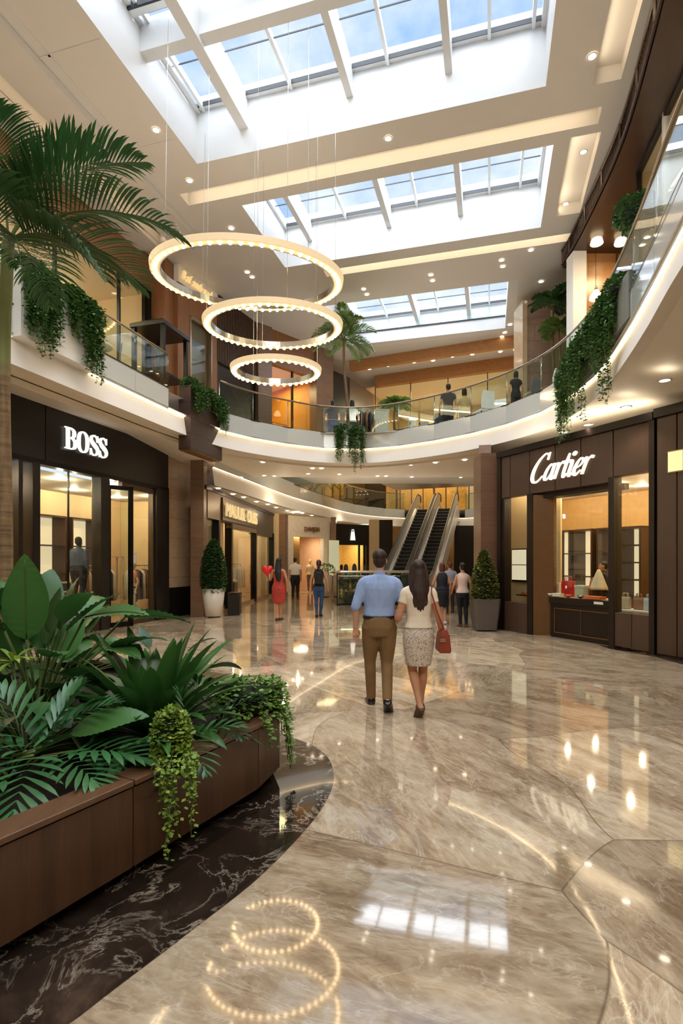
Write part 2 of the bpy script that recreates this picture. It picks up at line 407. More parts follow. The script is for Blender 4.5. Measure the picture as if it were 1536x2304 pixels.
# ================= balconies
E = catmull([(-7.5, -1, 0), (-6.62, 2.4, 0), (-5.9, 4.9, 0), (-5.03, 7.9, 0), (-4.3, 10.5, 0), (-3.72, 12.5, 0), (-3.05, 14.0, 0), (-2.05, 15.1, 0), (-.9, 15.9, 0), (.16, 16.2, 0), (1.2, 16.0, 0), (2.2, 15.4, 0), (3.3, 14.4, 0), (4.15, 13.2, 0), (4.62, 12, 0), (4.75, 10.8, 0), (4.65, 9.5, 0), (4.35, 8.2, 0), (3.95, 6.8, 0), (3.5, 5.4, 0), (3.15, 4, 0), (3.0, 2.4, 0), (3.1, .6, 0)], 6)
EN = normals2(E)
def inner(p):
    if p.y < 13.3 and p.x < 0:
        u = .267*p.x+.964*p.y; return W(u, -9.3, 4.95)
    if p.x < 3.6 and p.y > 13: return V(p.x*1.55-(.8 if p.x < -2 else 0), 18.9, 4.62)
    return V(p.x+3.0, p.y+.9, 4.28)
IN = [inner(p) for p in E]
m = MB(); m.strip(atz(off(E, -.07), 4.6), atz(off(E, -.045), 4.75)); m.strip(atz(off(E, -.045), 4.75), atz(E, 5.03)); struct(m, 'trim_balcony_fascia', M_paint2, smooth=True, recalc=False)
m = MB(); m.strip(atz(off(E, -.07), 4.6), atz(off(E, .12), 4.62)); m.strip(atz(off(E, .12), 4.62), IN); struct(m, 'ceiling_balcony_soffit', M_paint, recalc=False)
m = MB(); m.strip(atz(off(E, .55), 4.57), atz(off(E, .62), 4.57)); m.strip(atz(off(E, .55), 4.57), atz(off(E, .55), 4.66)); m.strip(atz(off(E, .62), 4.57), atz(off(E, .62), 4.7)); struct(m, 'trim_soffit_lip', M_paint, recalc=False)
m = MB(); m.strip(atz(E, 5.06), atz(off(E, -.09), 5.07)); m.strip(atz(E, 5.46), atz([V(p.x*1.0, p.y, 0) for p in IN], 5.46)); struct(m, 'floor_upper', M_paint2, recalc=False)
m = MB(); m.strip(atz(off(E, -.004), 5.035), atz(off(E, -.045), 5.055)); struct(m, 'trim_led_line', M_led, recalc=False)
m = MB(); m.add([(-6.5, 16.5, 5.46), (8.5, 15.0, 5.46), (9, 26, 5.46), (-6.5, 26, 5.46)], [(0, 1, 2, 3)]); m.add([(-7, 18.9, 4.62), (9, 18.9, 4.62), (9, 18.9, 5.42), (-7, 18.9, 5.42)], [(0, 1, 2, 3)])
m.add([(-6.5, 18.9, 5.42), (9, 18.9, 5.42), (9, 26, 5.42), (-6.5, 26, 5.42)], [(0, 1, 2, 3)])
m.add([(3, -2, 5.46), (14, -2, 5.46), (14, 16, 5.46), (6, 16, 5.46)], [(0, 1, 2, 3)]); struct(m, 'floor_upper_bridge', M_paint2, recalc=False)
M_backpaint = plain('glass_back_painted', srgb(196, 200, 196), .1, var=.01, Coat_Weight=.5)
def balustrade(path, z0, z1, z2, label, group=None, step=1.15, offd=.07, posts=True, lower=True):
    P = resample(path, step); root = thing('balustrade', P[len(P)//2]+V(0, 0, z0), label, 'balustrade', group)
    fine = resample(path, .3)
    PN = normals2(P)
    for i in range(len(P)-1):
        a, b = P[i], P[i+1]; d = (b-a).normalized(); a2, b2 = a+d*.006, b-d*.006; n = V(-d.y, d.x, 0)
        if lower:
            m = MB(); m.hexa([V(q.x, q.y, z)+n*k for z in (z0, z1) for q, k in ((a2, -offd), (b2, -offd), (b2, -offd+.02), (a2, -offd+.02))]); m.build('lower_panel', M_backpaint, root)
        m = MB(); m.hexa([V(q.x, q.y, z)+n*k for z in (z1, z2) for q, k in ((a2, -offd), (b2, -offd), (b2, -offd+.014), (a2, -offd+.014))]); m.build('glass_panel', M_glassb, root)
    m = MB(); m.tube(atz(off(fine, offd*-1), z2+.02), .026, 8); m.build('handrail', M_chrome, root, True)
    m = MB(); m.strip(atz(off(fine, -offd-.012), z1-.012), atz(off(fine, -offd-.012), z1+.014)); m.build('edge_trim', M_darkbr, root, recalc=False)
    if posts:
        for i, p in enumerate(P):
            q = p+PN[i]*(offd*-1+.03); m = MB(); m.tube([V(q.x, q.y, z1-.1), V(q.x, q.y, z2)], .013, 6); m.build('post', M_steel, root, True)
    return root
iL = next(i for i, p in enumerate(E) if p.y > 11.75); iB = next(i for i, p in enumerate(E) if p.y > 13.55)
i0 = next(i for i, p in enumerate(E) if p.y > 4)
balustrade(E[i0:iL+1], 5.03, 5.5, 6.22, 'straight glass balustrade of the left balcony above the black shop front', posts=False)
balustrade(E[iB:], 5.03, 5.5, 6.27, 'long curved glass balustrade sweeping round the back and right of the upper floor')

# ================= upper floor, left side
def pane(m, F, a0, a1, b, z0, z1): m.fbox(F, a0, a1, b-.01, b+.01, z0, z1)
root = thing('upper_shop_front', W(10, -8.95, 5.46), 'tall glazed upper floor shop front under a teak header, left balcony', 'shop front')
m = MB(); m.fbox(UV, 2, 12.75, -9.15, -8.93, 9.05, 9.98); m.build('header', M_wood, root)
for a, b in ((3.4, 5.4), (5.4, 7.4), (7.4, 9.4), (9.4, 11.46), (11.46, 12.49)):
    m = MB(); pane(m, UV, a+.02, b-.02, -9.0, 5.5, 9.05); m.build('window_pane', M_glass, root)
    m = MB(); m.fbox(UV, b-.025, b+.025, -9.04, -8.96, 5.46, 9.05); m.build('mullion', M_blackm, root)
m = MB(); m.fbox(UV, 12.52, 12.72, -9.1, -8.94, 5.46, 9.05); m.fbox(UV, 2, 12.72, -9.05, -8.95, 8.98, 9.05); m.build('frame', M_blackm, root)
m = MB(); m.fbox(UV, 12.75, 13.35, -9.2, -8.55, 5.46, 9.98); struct(m, 'wall_left_pier', M_woodv)
M_warmwall = plain('shop_wall_cream', srgb(226, 200, 156), .6, var=.03, scale=2)
M_warmwall2 = plain('shop_wall_tan', srgb(186, 148, 100), .55, var=.05, scale=2)
M_shopfloor = plain('shop_floor', srgb(196, 168, 130), .25, var=.06)
def room(F, a0, a1, b0, b1, z0, z1, name, wallm=None, ceilm=None):
    """a shop behind its front: back, two ends, ceiling, floor; b1 is the back"""
    wm = wallm or M_warmwall
    c = lambda a, b, z: F.p(a, b, z)
    m = MB(); m.add([c(a0, b1, z0), c(a1, b1, z0), c(a1, b1, z1), c(a0, b1, z1)], [(0, 1, 2, 3)])
    for a in (a0, a1): m.add([c(a, b0, z0), c(a, b1, z0), c(a, b1, z1), c(a, b0, z1)], [(0, 1, 2, 3)])
    struct(m, 'wall_'+name, wm, recalc=False)
    m = MB(); m.add([c(a0, b0, z1), c(a1, b0, z1), c(a1, b1, z1), c(a0, b1, z1)], [(0, 1, 2, 3)]); struct(m, 'ceiling_'+name, ceilm or M_paint, recalc=False)
    m = MB(); m.add([c(a0, b0, z0), c(a1, b0, z0), c(a1, b1, z0), c(a0, b1, z0)], [(0, 1, 2, 3)]); struct(m, 'floor_'+name, M_shopfloor, recalc=False)
room(UV, 1, 12.7, -9.06, -13.5, 5.47, 9.0, 'upper_left_shop')
m = MB(); m.fbox(UV, 2, 12.5, -11.6, -11.3, 8.75, 8.99); struct(m, 'trim_upper_left_shop_cove', M_paint)
lamp('AREA', 'shop_light', W(8, -11, 8.7), 130, (1, .78, .48), 2.4, 6, (0, 0, -(PI/2-ANG)))
strip_lamp('shop_light', W(7.5, -11.25, 8.9), V(-UV.b.x, -UV.b.y, -.2)*-1, UV.a, .08, 9, 60)
# second, projecting teak wall with its sign band
T2 = Frame(W(13.2, -8.42, 0), W(15.05, -8.2, 0)-W(13.2, -8.42, 0), -(UV.b))
L2 = (W(15.05, -8.2, 0)-W(13.2, -8.42, 0)).length
m = MB(); m.fbox(T2, .0, .55, 0, .2, 5.46, 9.5); m.fbox(T2, 1.55, L2, 0, .2, 5.46, 9.5); m.fbox(T2, .55, 1.55, 0, .2, 8.75, 9.5); m.fbox(T2, .55, 1.55, 0, .2, 5.46, 6.0)
struct(m, 'wall_left_teak', M_woodv)
m = MB(); m.fbox(T2, 0, L2, -.02, .2, 9.5, 10); struct(m, 'wall_left_sign_band', M_paint)
m = MB(); pane(m, T2, .55, 1.55, .1, 6.0, 8.75); struct(m, 'window_5', M_glass)
m = MB(); m.fbox(T2, .5, 1.6, .18, .22, 5.9, 8.8); struct(m, 'window_5_backing', plain('window_brown', srgb(120, 98, 72), .2))
m = MB()
for a0, a1, z0, z1 in ((.52, .58, 5.97, 8.78), (1.52, 1.58, 5.97, 8.78), (.52, 1.58, 8.72, 8.78)): m.fbox(T2, a0, a1, -.02, .05, z0, z1)
struct(m, 'window_5_frame', M_chrome)
# the wall then swings right behind the back balcony
Q = [W(15.05, -8.2, 0), V(-2.98, 18.75, 0), V(-2.55, 19.15, 0), V(-1.0, 20.75, 0), V(-.4, 21.35, 0), V(.35, 22.3, 0), V(1.5, 24.6, 0)]
def qframe(i):
    d = Q[i+1]-Q[i]; n = V(-d.y, d.x, 0).normalized(); return Frame(Q[i], d, n), d.length
F, L = qframe(0); m = MB(); m.fbox(F, 0, L, .05, .3, 5.46, 10)
struct(m, 'wall_back_dark_recess', M_darkbr)
m = MB()
for k in range(26): m.fbox(F, L*k/26, L*k/26+.05, -.03, .06, 7.9, 10)
struct(m, 'trim_4', plain('slat_brown', srgb(74, 52, 38), .5))
F, L = qframe(1); m = MB(); m.fbox(F, 0, L, -.1, .3, 5.46, 10); struct(m, 'wall_back_pier', M_stoneb)
F, L = qframe(2)
m = MB(); m.fbox(F, 0, L, 0, .2, 8.75, 10); struct(m, 'wall_back_panel', M_woodv)
room(F, 0, L, .25, 3, 5.47, 8.8, 'orange_shop', plain('shop_wall_amber', srgb(214, 150, 64), .5, var=.06))
root = thing('upper_shop_front', F.p(L/2, 0, 5.46), 'amber lit upper shop window between stone piers behind the back balcony', 'shop front')
for k in range(2):
    m = MB(); pane(m, F, L*k/2+.03, L*(k+1)/2-.03, .1, 5.5, 8.75); m.build('window_pane', M_glass, root)
    m = MB(); m.fbox(F, L*(k+1)/2-.04, L*(k+1)/2+.02, .06, .14, 5.47, 8.75); m.build('mullion', M_blackm, root)
lamp('AREA', 'shop_light', F.p(L/2, 1.5, 8.7), 70, (1, .72, .36), 1.4)
F, L = qframe(3); m = MB(); m.fbox(F, -.05, L, -.1, .3, 5.46, 10); struct(m, 'wall_back_pier.001', M_stoneb)
F, L = qframe(4); m = MB(); m.fbox(F, 0, L, 0, .2, 5.46, 9.3); struct(m, 'wall_back_dark_front', M_black)
F, L = qframe(5); m = MB(); m.fbox(F, 0, L, 0, .2, 8.2, 9.3); m.fbox(F, 0, L, .25, .3, 5.46, 8.2); struct(m, 'wall_back_grey_front', plain('taupe_front', srgb(120, 104, 88), .3))
m = MB(); pane(m, F, .1, L-.1, .05, 5.5, 8.2); struct(m, 'window_6', M_glass)
# ceiling beams and the glazed cafe at the back of the upper floor
def beam(p, q, z0, z1, w_=.25, name='trim_beam', mat=None):
    d = (q-p); F = Frame(p, d, V(-d.y, d.x, 0)); m = MB(); m.fbox(F, 0, d.length, 0, w_, z0, z1); struct(m, name, mat or M_beam)
beam(onz(785, 828, 9.7)*1, onz(1190, 767, 9.7), 9.62, 10, name='trim_5'); beam(onz(842, 860, 9.7), onz(1190, 812, 9.7), 9.5, 10, name='trim_6')
g0, g1 = onz(842, 860, 9.7), onz(1190, 812, 9.7); d = g1-g0; GF = Frame(g0, d, V(-d.y, d.x, 0)); GL = d.length
root = thing('cafe_glass_wall', GF.p(GL/2, .1, 5.46), 'frameless glass wall of the cafe at the back of the upper floor', 'glass wall')
for k in range(4):
    m = MB(); pane(m, GF, GL*k/4+.01, GL*(k+1)/4-.01, .12, 5.48, 9.5); m.build('glass_panel', M_glass, root)
    m = MB(); m.fbox(GF, GL*k/4-.015, GL*k/4+.015, .1, .14, 5.47, 9.5); m.build('mullion', M_blackm, root)
room(GF, -.5, GL+3, .3, 5, 5.47, 9.6, 'cafe')
lamp('AREA', 'shop_light', GF.p(GL/2, 2.2, 9.4), 260, (1, .8, .52), 3.5)
# ================= upper floor, right side
C = catmull([(3.2, 2, 0), (3.75, 5.2, 0), (4.68, 7.94, 0), (5.3, 10.0, 0), (5.66, 12, 0), (5.87, 13.6, 0), (5.92, 14.3, 0)], 8)
m = MB(); m.strip(atz(C, 9.5), atz(C, 10.0)); struct(m, 'trim_7', M_darkbr, recalc=False)
m = MB(); N2 = len(C); m.strip(atz(C, 9.5), [V(12, p.y+1.2, 9.5) for p in C]); struct(m, 'ceiling_bronze_soffit', tiles('bronze_soffit', srgb(70, 50, 38), -ANG, 20, 1.4, rough=.3, var=.03), recalc=False)
root = thing('air_grille', C[20]+V(0, 0, 9.75), 'long dark louvred air grille curving along the right ceiling edge', 'air vent')
CI = off(resample(C, .05), .03)
m = MB()
for z in (9.56, 9.93): m.tube(atz(CI[::4], z), .03, 6)
m.build('frame', M_bronze, root)
s = MB()
for i in range(0, len(CI)-1, 2):
    p = CI[i]
    if i % 24 < 2: s.tube([V(p.x, p.y, 9.55), V(p.x, p.y, 9.93)], .04, 5)
    else: s.tube([V(p.x, p.y, 9.58), V(p.x, p.y, 9.9)], .01, 4)
s.build('louvre', M_bronze, root)
R0, R1 = V(4.75, 5.2, 0), V(5.95, 10.75, 0)
d = R1-R0; RF = Frame(R0, d, V(d.y, -d.x, 0)); RL = d.length
root = thing('upper_shop_front', RF.p(RL/2, 0, 5.46), 'full height glass shop front beside the right balcony rail', 'shop front')
for k in range(4):
    a0, a1 = RL*k/4, RL*(k+1)/4
    m = MB(); pane(m, RF, a0+.02, a1-.02, .03, 5.5, 9.45); m.build('window_pane', M_glass, root)
    m = MB(); m.fbox(RF, a1-.05, a1+.02, -.02, .08, 5.47, 9.5); m.build('mullion', M_paint2 if k == 2 else M_darkbr, root)
m = MB(); m.fbox(RF, 0, RL, -.02, .08, 9.42, 9.5); m.build('frame', M_darkbr, root)
room(RF, -1, RL, .1, 3.5, 5.47, 9.45, 'upper_right_shop')
lamp('AREA', 'shop_light', RF.p(3, 1.8, 9.3), 90, (1, .8, .5), 1.5)
m = MB(); m.box(5.86, 6.2, 13.5, 13.9, 5.46, 9.5); struct(m, 'wall_right_column', M_paint2)
m = MB(); m.box(6.2, 9.5, 13.62, 13.9, 5.46, 9.5); struct(m, 'wall_right_tiled', tiles('stone_honey', srgb(176, 130, 84), 0, 1.05, .62, rough=.25, var=.1, offs=0))
m = MB(); m.box(7.0, 7.02, 13.55, 13.63, 5.46, 9.5); m.box(6.9, 7.6, 13.5, 13.62, 7.7, 8.6); struct(m, 'trim_8', plain('panel_brown', srgb(104, 66, 34), .3))
lamp('AREA', 'shop_light', V(6.9, 12.4, 9.3), 45, (1, .72, .4), .6)
m = MB(); m.box(5.75, 6.5, 16.6, 17.4, 5.46, 9.75); struct(m, 'wall_right_stone_pier', tiles('stone_pinkish', srgb(168, 142, 122), 0, 3, .5, rough=.3, var=.06))
m = MB(); m.box(5.62, 5.76, 16.55, 17.4, 5.46, 9.75); struct(m, 'wall_right_pier_return', plain('stone_polished', srgb(206, 180, 146), .12))
m = MB(); m.box(6.5, 12, 18.2, 18.4, 5.46, 9.9); struct(m, 'wall_right_back', M_warmwall)
m = MB(); m.box(6.9, 8.5, 18.1, 18.2, 5.46, 7.2); struct(m, 'trim_9', M_darkbr)

# ================= black shop front, left (ground floor)
root = thing('storefront', W(10, -8.95, 0), 'black framed double height shop front with tall glass panes, left side', 'shop front')
for a, b in ((4.6, 9.05), (9.07, 13.47)):
    m = MB(); m.fbox(UV, a, b, -9.2, -8.9, 3.74, 4.99); m.build('fascia_panel', M_black, root, bevel=.006)
m = MB(); m.fbox(UV, 4.6, 13.47, -9.1, -8.88, 3.64, 3.74); m.build('transom', M_blackm, root)
for a, b in ((8.72, 8.9), (10.68, 10.98), (12.87, 13.47), (6.4, 6.6)):
    m = MB(); m.fbox(UV, a, b, -9.15, -8.87, 0, 3.66); m.build('post', M_black, root, bevel=.01)
for a, b, z in ((6.6, 7.9, .12), (8.9, 10.68, .5), (11.52, 12.87, .12)):
    m = MB(); pane(m, UV, a, b, -9.0, z, 3.64); m.build('window_pane', M_glass, root)
m = MB(); m.fbox(UV, 9.78, 9.8, -9.02, -8.98, .5, 3.64); m.build('glass_joint', M_blackm, root)
m = MB(); m.fbox(UV, 8.9, 10.68, -9.1, -8.9, 0, .5); m.build('sill_panel', plain('sill_maroon', srgb(52, 30, 24), .3), root)
for q_ in ((11.5, 12.9, -9.1, -8.92, 0, .12), (6.4, 7.95, -9.1, -8.92, 0, .12), (12.8, 12.87, -9.06, -8.94, .12, 3.64), (11.52, 12.87, -9.06, -8.94, 3.5, 3.64)): m = MB(); m.fbox(UV, *q_); m.build('window_frame', plain('frame_bronze_light', srgb(92, 76, 60), .3, .6), root)
for q_ in ((7.9, 8.05), (8.4, 8.5)): m = MB(); m.fbox(UV, *q_, -9.1, -8.9, 0, 3.66); m.build('post', M_black, root)
DF = Frame(W(10.98, -8.94, 0), W(11.5, -8.6, 0)-W(10.98, -8.94, 0), UV.b)
DL = .6
dr = MB(); dr.fbox(DF, 0, .06, -.025, .025, .02, 3.5); dr.fbox(DF, DL-.09, DL, -.025, .025, .02, 3.5); dr.fbox(DF, 0, DL, -.025, .025, .02, .14); dr.fbox(DF, 0, DL, -.025, .025, 3.4, 3.5)
door = dr.build('door', M_blackm, root)
m = MB(); m.fbox(DF, .06, DL-.09, -.006, .006, .14, 3.4); m.build('door_pane', M_glass, door)
for s_ in (.03, -.03):
    m = MB()
    for a in (.14, .3):
        m.tube([DF.p(a, s_, .75), DF.p(a, s_*3, .75), DF.p(a, s_*3, 1.75), DF.p(a, s_, 1.75)], .012, 6)
    m.build('handle', M_chrome, door, True)
room(UV, 4.8, 15.4, -9.42, -12.0, .01, 3.64, 'black_shop')
spotset([W(u, v, 3.55) for u in (7, 8.8, 10.6, 12.4, 14.2) for v in (-10.0, -11.2)], 28)
# stone pier beside it
m = MB(); m.fbox(UV, 13.47, 15.0, -9.4, -8.93, .87, 4.95); struct(m, 'wall_left_stone', M_stone)
m = MB(); m.fbox(UV, 13.47, 15.0, -9.4, -8.91, 0, .87); struct(m, 'wall_left_stone_base', M_blackst)
m = MB(); m.fbox(UV, 15.0, 15.75, -9.4, -8.85, 0, 4.95); struct(m, 'wall_left_brown_stone', M_stoneb)

# ================= bronze shop front, right (ground floor)
root = thing('storefront', CA.p(2, 0, 0), 'dark bronze panelled shop front with warm lit display windows, right side', 'shop front')
M_bz = wood('bronze_timber', srgb(76, 56, 44), 0, 'z', .35, .12)
for a, b in ((.0, .28), (.3, .88), (.9, 1.6), (1.62, 2.25), (2.27, 2.98), (3.0, 3.72)):
    m = MB(); m.fbox(CA, a, b, 0, .2, 3.15 if a < 2.9 else 3.24, 4.12); m.build('fascia_panel', M_bz, root, bevel=.005)
m = MB(); m.fbox(CA, -.12, 3.8, -.06, .3, 4.12, 4.26); m.build('cornice', M_darkbr, root)
for q_ in ((-.12, .0, -.03, .3, 0, 4.12), (.0, .1, 0, .2, 0, 3.15), (2.9, 3.02, -.02, .2, 0, 3.24), (3.72, 3.82, -.04, .25, 0, 4.12)): m = MB(); m.fbox(CA, *q_); m.build('post', M_darkbr, root)
m = MB(); m.fbox(CA, .84, 1.0, -.03, .3, 0, 3.15); m.build('post', M_darkbr, root)
m = MB(); m.hexa([CA.p(a, b, z) for z in (0, 3.12) for a, b in ((1.0, 0), (1.3, .3), (1.32, .36), (1.0, .3))]); m.build('jamb', plain('jamb_gold', srgb(110, 78, 46), .3, .4), root)
for a, b, z0, z1, dep in ((.1, .84, .69, 3.13, .06), (1.3, 2.9, .87, 3.04, .3), (3.02, 3.72, .68, 3.22, .06)):
    m = MB(); pane(m, CA, a, b, dep, z0, z1); m.build('window_pane', M_glass, root)
for q_ in ((.1, .47, 0, .2, .0, .69), (.48, .84, 0, .2, .0, .69), (3.02, 3.36, 0, .2, .05, .68), (3.37, 3.72, 0, .2, .05, .68)): m = MB(); m.fbox(CA, *q_); m.build('base_panel', M_bz, root, bevel=.005)
m = MB(); m.fbox(CA, 1.3, 2.9, .2, .3, 0, .74); m.build('display_base', M_darkbr, root); m = MB(); m.fbox(CA, 1.3, 2.9, .15, .25, .74, .87); m.build('display_sill', M_darkbr, root, bevel=.006); m = MB(); m.fbox(CA, .85, 2.6, .25, .85, .80, .87); m.build('display_deck', plain('deck_pale', srgb(222, 196, 150), .4), root)
m = MB()
for a0, a1, z0, z1 in ((1.42, 2.85, .62, .635), (1.42, 2.85, .1, .115), (1.42, 1.435, .1, .635), (2.1, 2.108, .1, .635)): m.fbox(CA, a0, a1, .185, .2, z0, z1)
m.build('panel_moulding', plain('brass_line', srgb(150, 104, 58), .3, .7), root)
m = MB(); m.fbox(CA, 1.0, 2.95, .15, .5, 3.04, 3.15); m.build('transom', M_darkbr, root)
m = MB(); m.fbox(CA, 2.45, 2.66, .14, .15, .79, .84); m.build('price_plate', plain('plate_white', srgb(226, 222, 210), .4), root)
for k in range(8):
    a = 3.84+k*.36; m = MB(); m.fbox(CA, a, a+.345, .0, .2, .03, 4.14); m.build('wall_panel', M_bz, root, bevel=.008)
m = MB(); m.fbox(CA, 3.82, 7, -.06, .3, 4.14, 4.3); m.build('cornice', M_darkbr, root); m = MB(); m.fbox(CA, 3.82, 7, .02, .3, 0, .05); m.build('skirting', M_darkbr, root)
M_bshop = plain('shop_wall_umber', srgb(206, 166, 108), .5, var=.06)
room(CA, -3.0, 3.8, 2.2, 5.0, .01, 3.6, 'bronze_shop_rear', M_bshop)
m = MB(); m.add([CA.p(-.95, b, z) for b, z in ((.3, .01), (2.2, .01), (2.2, 3.6), (.3, 3.6))], [(0, 1, 2, 3)]); m.add([CA.p(3.8, b, z) for b, z in ((.3, .01), (2.2, .01), (2.2, 3.6), (.3, 3.6))], [(0, 1, 2, 3)]); m.add([CA.p(a, 2.2, z) for a, z in ((-3, .01), (-.95, .01), (-.95, 3.6), (-3, 3.6))], [(0, 1, 2, 3)]); struct(m, 'wall_bronze_shop_front', M_warmwall, recalc=False)
for z, nm_, mt_ in ((3.6, 'ceiling_bronze_shop_front', M_paint), (.012, 'floor_bronze_shop_front', M_shopfloor)): m = MB(); m.add([CA.p(a, b, z) for a, b in ((-.95, .2), (3.8, .2), (3.8, 2.2), (-.95, 2.2))], [(0, 1, 2, 3)]); struct(m, nm_, mt_, recalc=False)
m = MB(); m.fbox(CA, -.94, .9, .95, 1.0, 0.02, 3.55); struct(m, 'wall_display_back', M_warmwall)
spotset([CA.p(a, b, 3.5) for a in (1.2, 2.2, 3.3) for b in (.7, 1.6)], 20)
spotset([CA.p(a, b, 3.5) for a in (-2, -.6, .8, 2.2, 3.2) for b in (2.9, 4.0)], 16)
spotset([CA.p(-.3, .55, 3.4), CA.p(.5, .5, 3.4)], 7)
m = MB(); m.box(3.42, 3.86, 13.1, 13.8, 0, 4.3); struct(m, 'wall_right_pillar', tiles('stone_umber', srgb(112, 80, 60), 0, 3, .42, rough=.35, var=.05))
m = MB(); d = V(.267, .964, 0); m.fbox(Frame((3.5, 13.6), d, (.964, -.267)), 0, 6, 0, .3, 0, 4.6); struct(m, 'wall_right_flank', M_stoneb)

# ================= lower hall beyond the bridge
Fp = catmull([(-3.85, 15.9, 0), (-3.7, 16.6, 0), (-3.25, 18.6, 0), (-2.3, 22.9, 0), (-1.06, 26.8, 0), (.6, 31.4, 0), (3.0, 34.3, 0), (6, 35.2, 0), (8.75, 34.4, 0), (11.5, 31.5, 0), (13, 28, 0)], 8)
m = MB(); m.strip(atz(off(Fp, -.07), 3.9), atz(Fp, 4.42)); struct(m, 'trim_10', M_paint2, smooth=True, recalc=False)
m = MB(); m.strip(atz(off(Fp, -.004), 4.43), atz(off(Fp, -.05), 4.45)); struct(m, 'trim_11', M_led2, recalc=False)
m = MB(); vs_ = [(p.x, p.y) for p in Fp]+[(16, 45), (-9, 45), (-9, 18.3), (-4.25, 17.7), (-4.2, 15.9)]; n = len(vs_)
m.add([(x, y, 3.9) for x, y in vs_], [list(range(n))]); struct(m, 'ceiling_lower_soffit', M_paint, recalc=False)
m = MB(); m.add([(x, y, 5.0) for x, y in vs_[12:]], [list(range(n-12))]); struct(m, 'floor_far_upper', M_paint2, recalc=False)
fb = [p for p in Fp[18:] if p.y > 30]
balustrade([p for p in Fp[18:] if p.x < 4.3], 4.46, 5.0, 6.0, 'distant curved glass balustrade beyond the bridge, left of the escalators', step=1.6, posts=False)
balustrade([p for p in Fp if p.x > 7.9], 4.46, 5.0, 6.0, 'distant curved glass balustrade right of the escalator tops', step=1.6, posts=False)
m = MB(); m.strip(atz(off(Fp[:26], -.09), 4.46), atz(off(Fp[:26], -.09), 5.05)); struct(m, 'trim_12', M_backpaint, recalc=False)
# far upper shops
H = [V(-3.5, 24, 0), V(-.6, 30.5, 0), V(1.6, 36.5, 0), V(3.2, 38.3, 0), V(9.2, 39, 0), V(16, 38, 0)]
hm = [plain('far_taupe', srgb(150, 130, 108), .4), M_bronze, M_darkbr, plain('far_amber', srgb(226, 168, 84), .5), plain('far_cream', srgb(214, 200, 180), .5)]
for i in range(5):
    d = H[i+1]-H[i]; F = Frame(H[i], d, V(-d.y, d.x, 0)); m = MB(); m.fbox(F, 0, d.length, 0, .2, 5.0, 10); struct(m, 'wall_far_upper', hm[i])
root = thing('upper_shop_front', V(6, 38.6, 5), 'golden glazed shop front on the far upper floor behind the escalators', 'shop front')
for k in range(7):
    x = 3.4+k*.82; m = MB(); m.box(x, x+.76, 38.15, 38.2, 5, 7.4); m.build('window_pane', M_glass, root); m = MB(); m.box(x+.76, x+.82, 38.1, 38.2, 5, 7.4); m.build('mullion', M_bronze, root)
lamp('AREA', 'shop_light', V(6.3, 37.4, 9.0), 220, (1, .76, .42), 3)
lamp('AREA', 'shop_light', V(1.0, 31.5, 9.0), 160, (1, .8, .5), 2)
# ground floor shops of the lower hall
A2, B2 = V(-4.03, 16.0, 0), V(-3.24, 25.4, 0); d = B2-A2; S2 = Frame(A2, d, V(-d.y, d.x, 0)); L2 = d.length
m = MB(); m.fbox(S2, -.3, 0.0, -.0, .4, 0, 4.9); struct(m, 'wall_lower_left', M_stoneb)
root = thing('storefront', S2.p(L2/2, 0, 0), 'narrow dark shop front with a raised gold letter sign beyond the stone pier', 'shop front')
m = MB(); m.fbox(S2, 0, 6.0, -.02, .3, 2.95, 3.85); m.build('fascia_panel', plain('fascia_goldbrown', srgb(110, 82, 44), .35, .4), root)
m = MB(); m.fbox(S2, 6.02, L2, 0, .3, 2.75, 3.88); m.build('fascia_panel', M_black, root)
m = MB(); m.fbox(S2, -.2, L2, -.05, .3, 3.78, 3.9); m.build('cornice', M_darkbr, root)
for a in (1.0, 2.4, 5.9, L2-.15): m = MB(); m.fbox(S2, a, a+.16, -.04, .2, 0, 2.95); m.build('post', M_blackm, root)
for a, b in ((0, 1.0), (2.56, 5.9), (6.06, L2-.15)):
    m = MB(); pane(m, S2, a, b, .08, .1, 2.9); m.build('window_pane', M_glass, root)
m = MB(); m.fbox(S2, 2.56, L2, 0, .15, 0, .1); m.fbox(S2, 2.4, 6.0, -.04, .15, 2.78, 2.95); m.build('window_frame', M_chrome, root)
room(S2, 2.3, L2, .3, 2.4, .01, 3.5, 'gold_sign_shop')
m = MB(); m.fbox(S2, 0, 2.25, .2, .28, 0, 3.0); struct(m, 'wall_gold_sign_shop_end', M_warmwall)
spotset([S2.p(a, b, 3.4) for a in (3.2, 5, 7, 8.8) for b in (.9, 1.8)], 15)
def vbox(x0, x1, y0, y1, z0, z1, name, mat): m = MB(); m.box(x0, x1, y0, y1, z0, z1); return struct(m, name, mat)
vbox(-3.3, -3.0, 25.4, 26, 0, 3.9, 'wall_lower_pier', M_warmwall); vbox(-3.0, -2.7, 25.6, 26.2, 0, 3.9, 'wall_lower_pier_brown', M_stoneb)
def front(px0, px1, Y0, Y1, z1, ox0, ox1, oz, mat, label, group=None):
    """a shop front seen nearly square on: wall with one opening"""
    p, q = V((px0-HX)/FPX*Y0, Y0, 0), V((px1-HX)/FPX*Y1, Y1, 0); d = q-p; F = Frame(p, d, V(-d.y, d.x, 0)); L = d.length
    root = thing('storefront', F.p(L/2, 0, 0), label, 'shop front', group)
    m = MB(); m.fbox(F, 0, ox0*L, 0, .3, 0, z1); m.fbox(F, ox1*L, L, 0, .3, 0, z1); m.fbox(F, ox0*L, ox1*L, 0, .3, oz, z1); m.build('facade', mat, root)
    return F, L, root
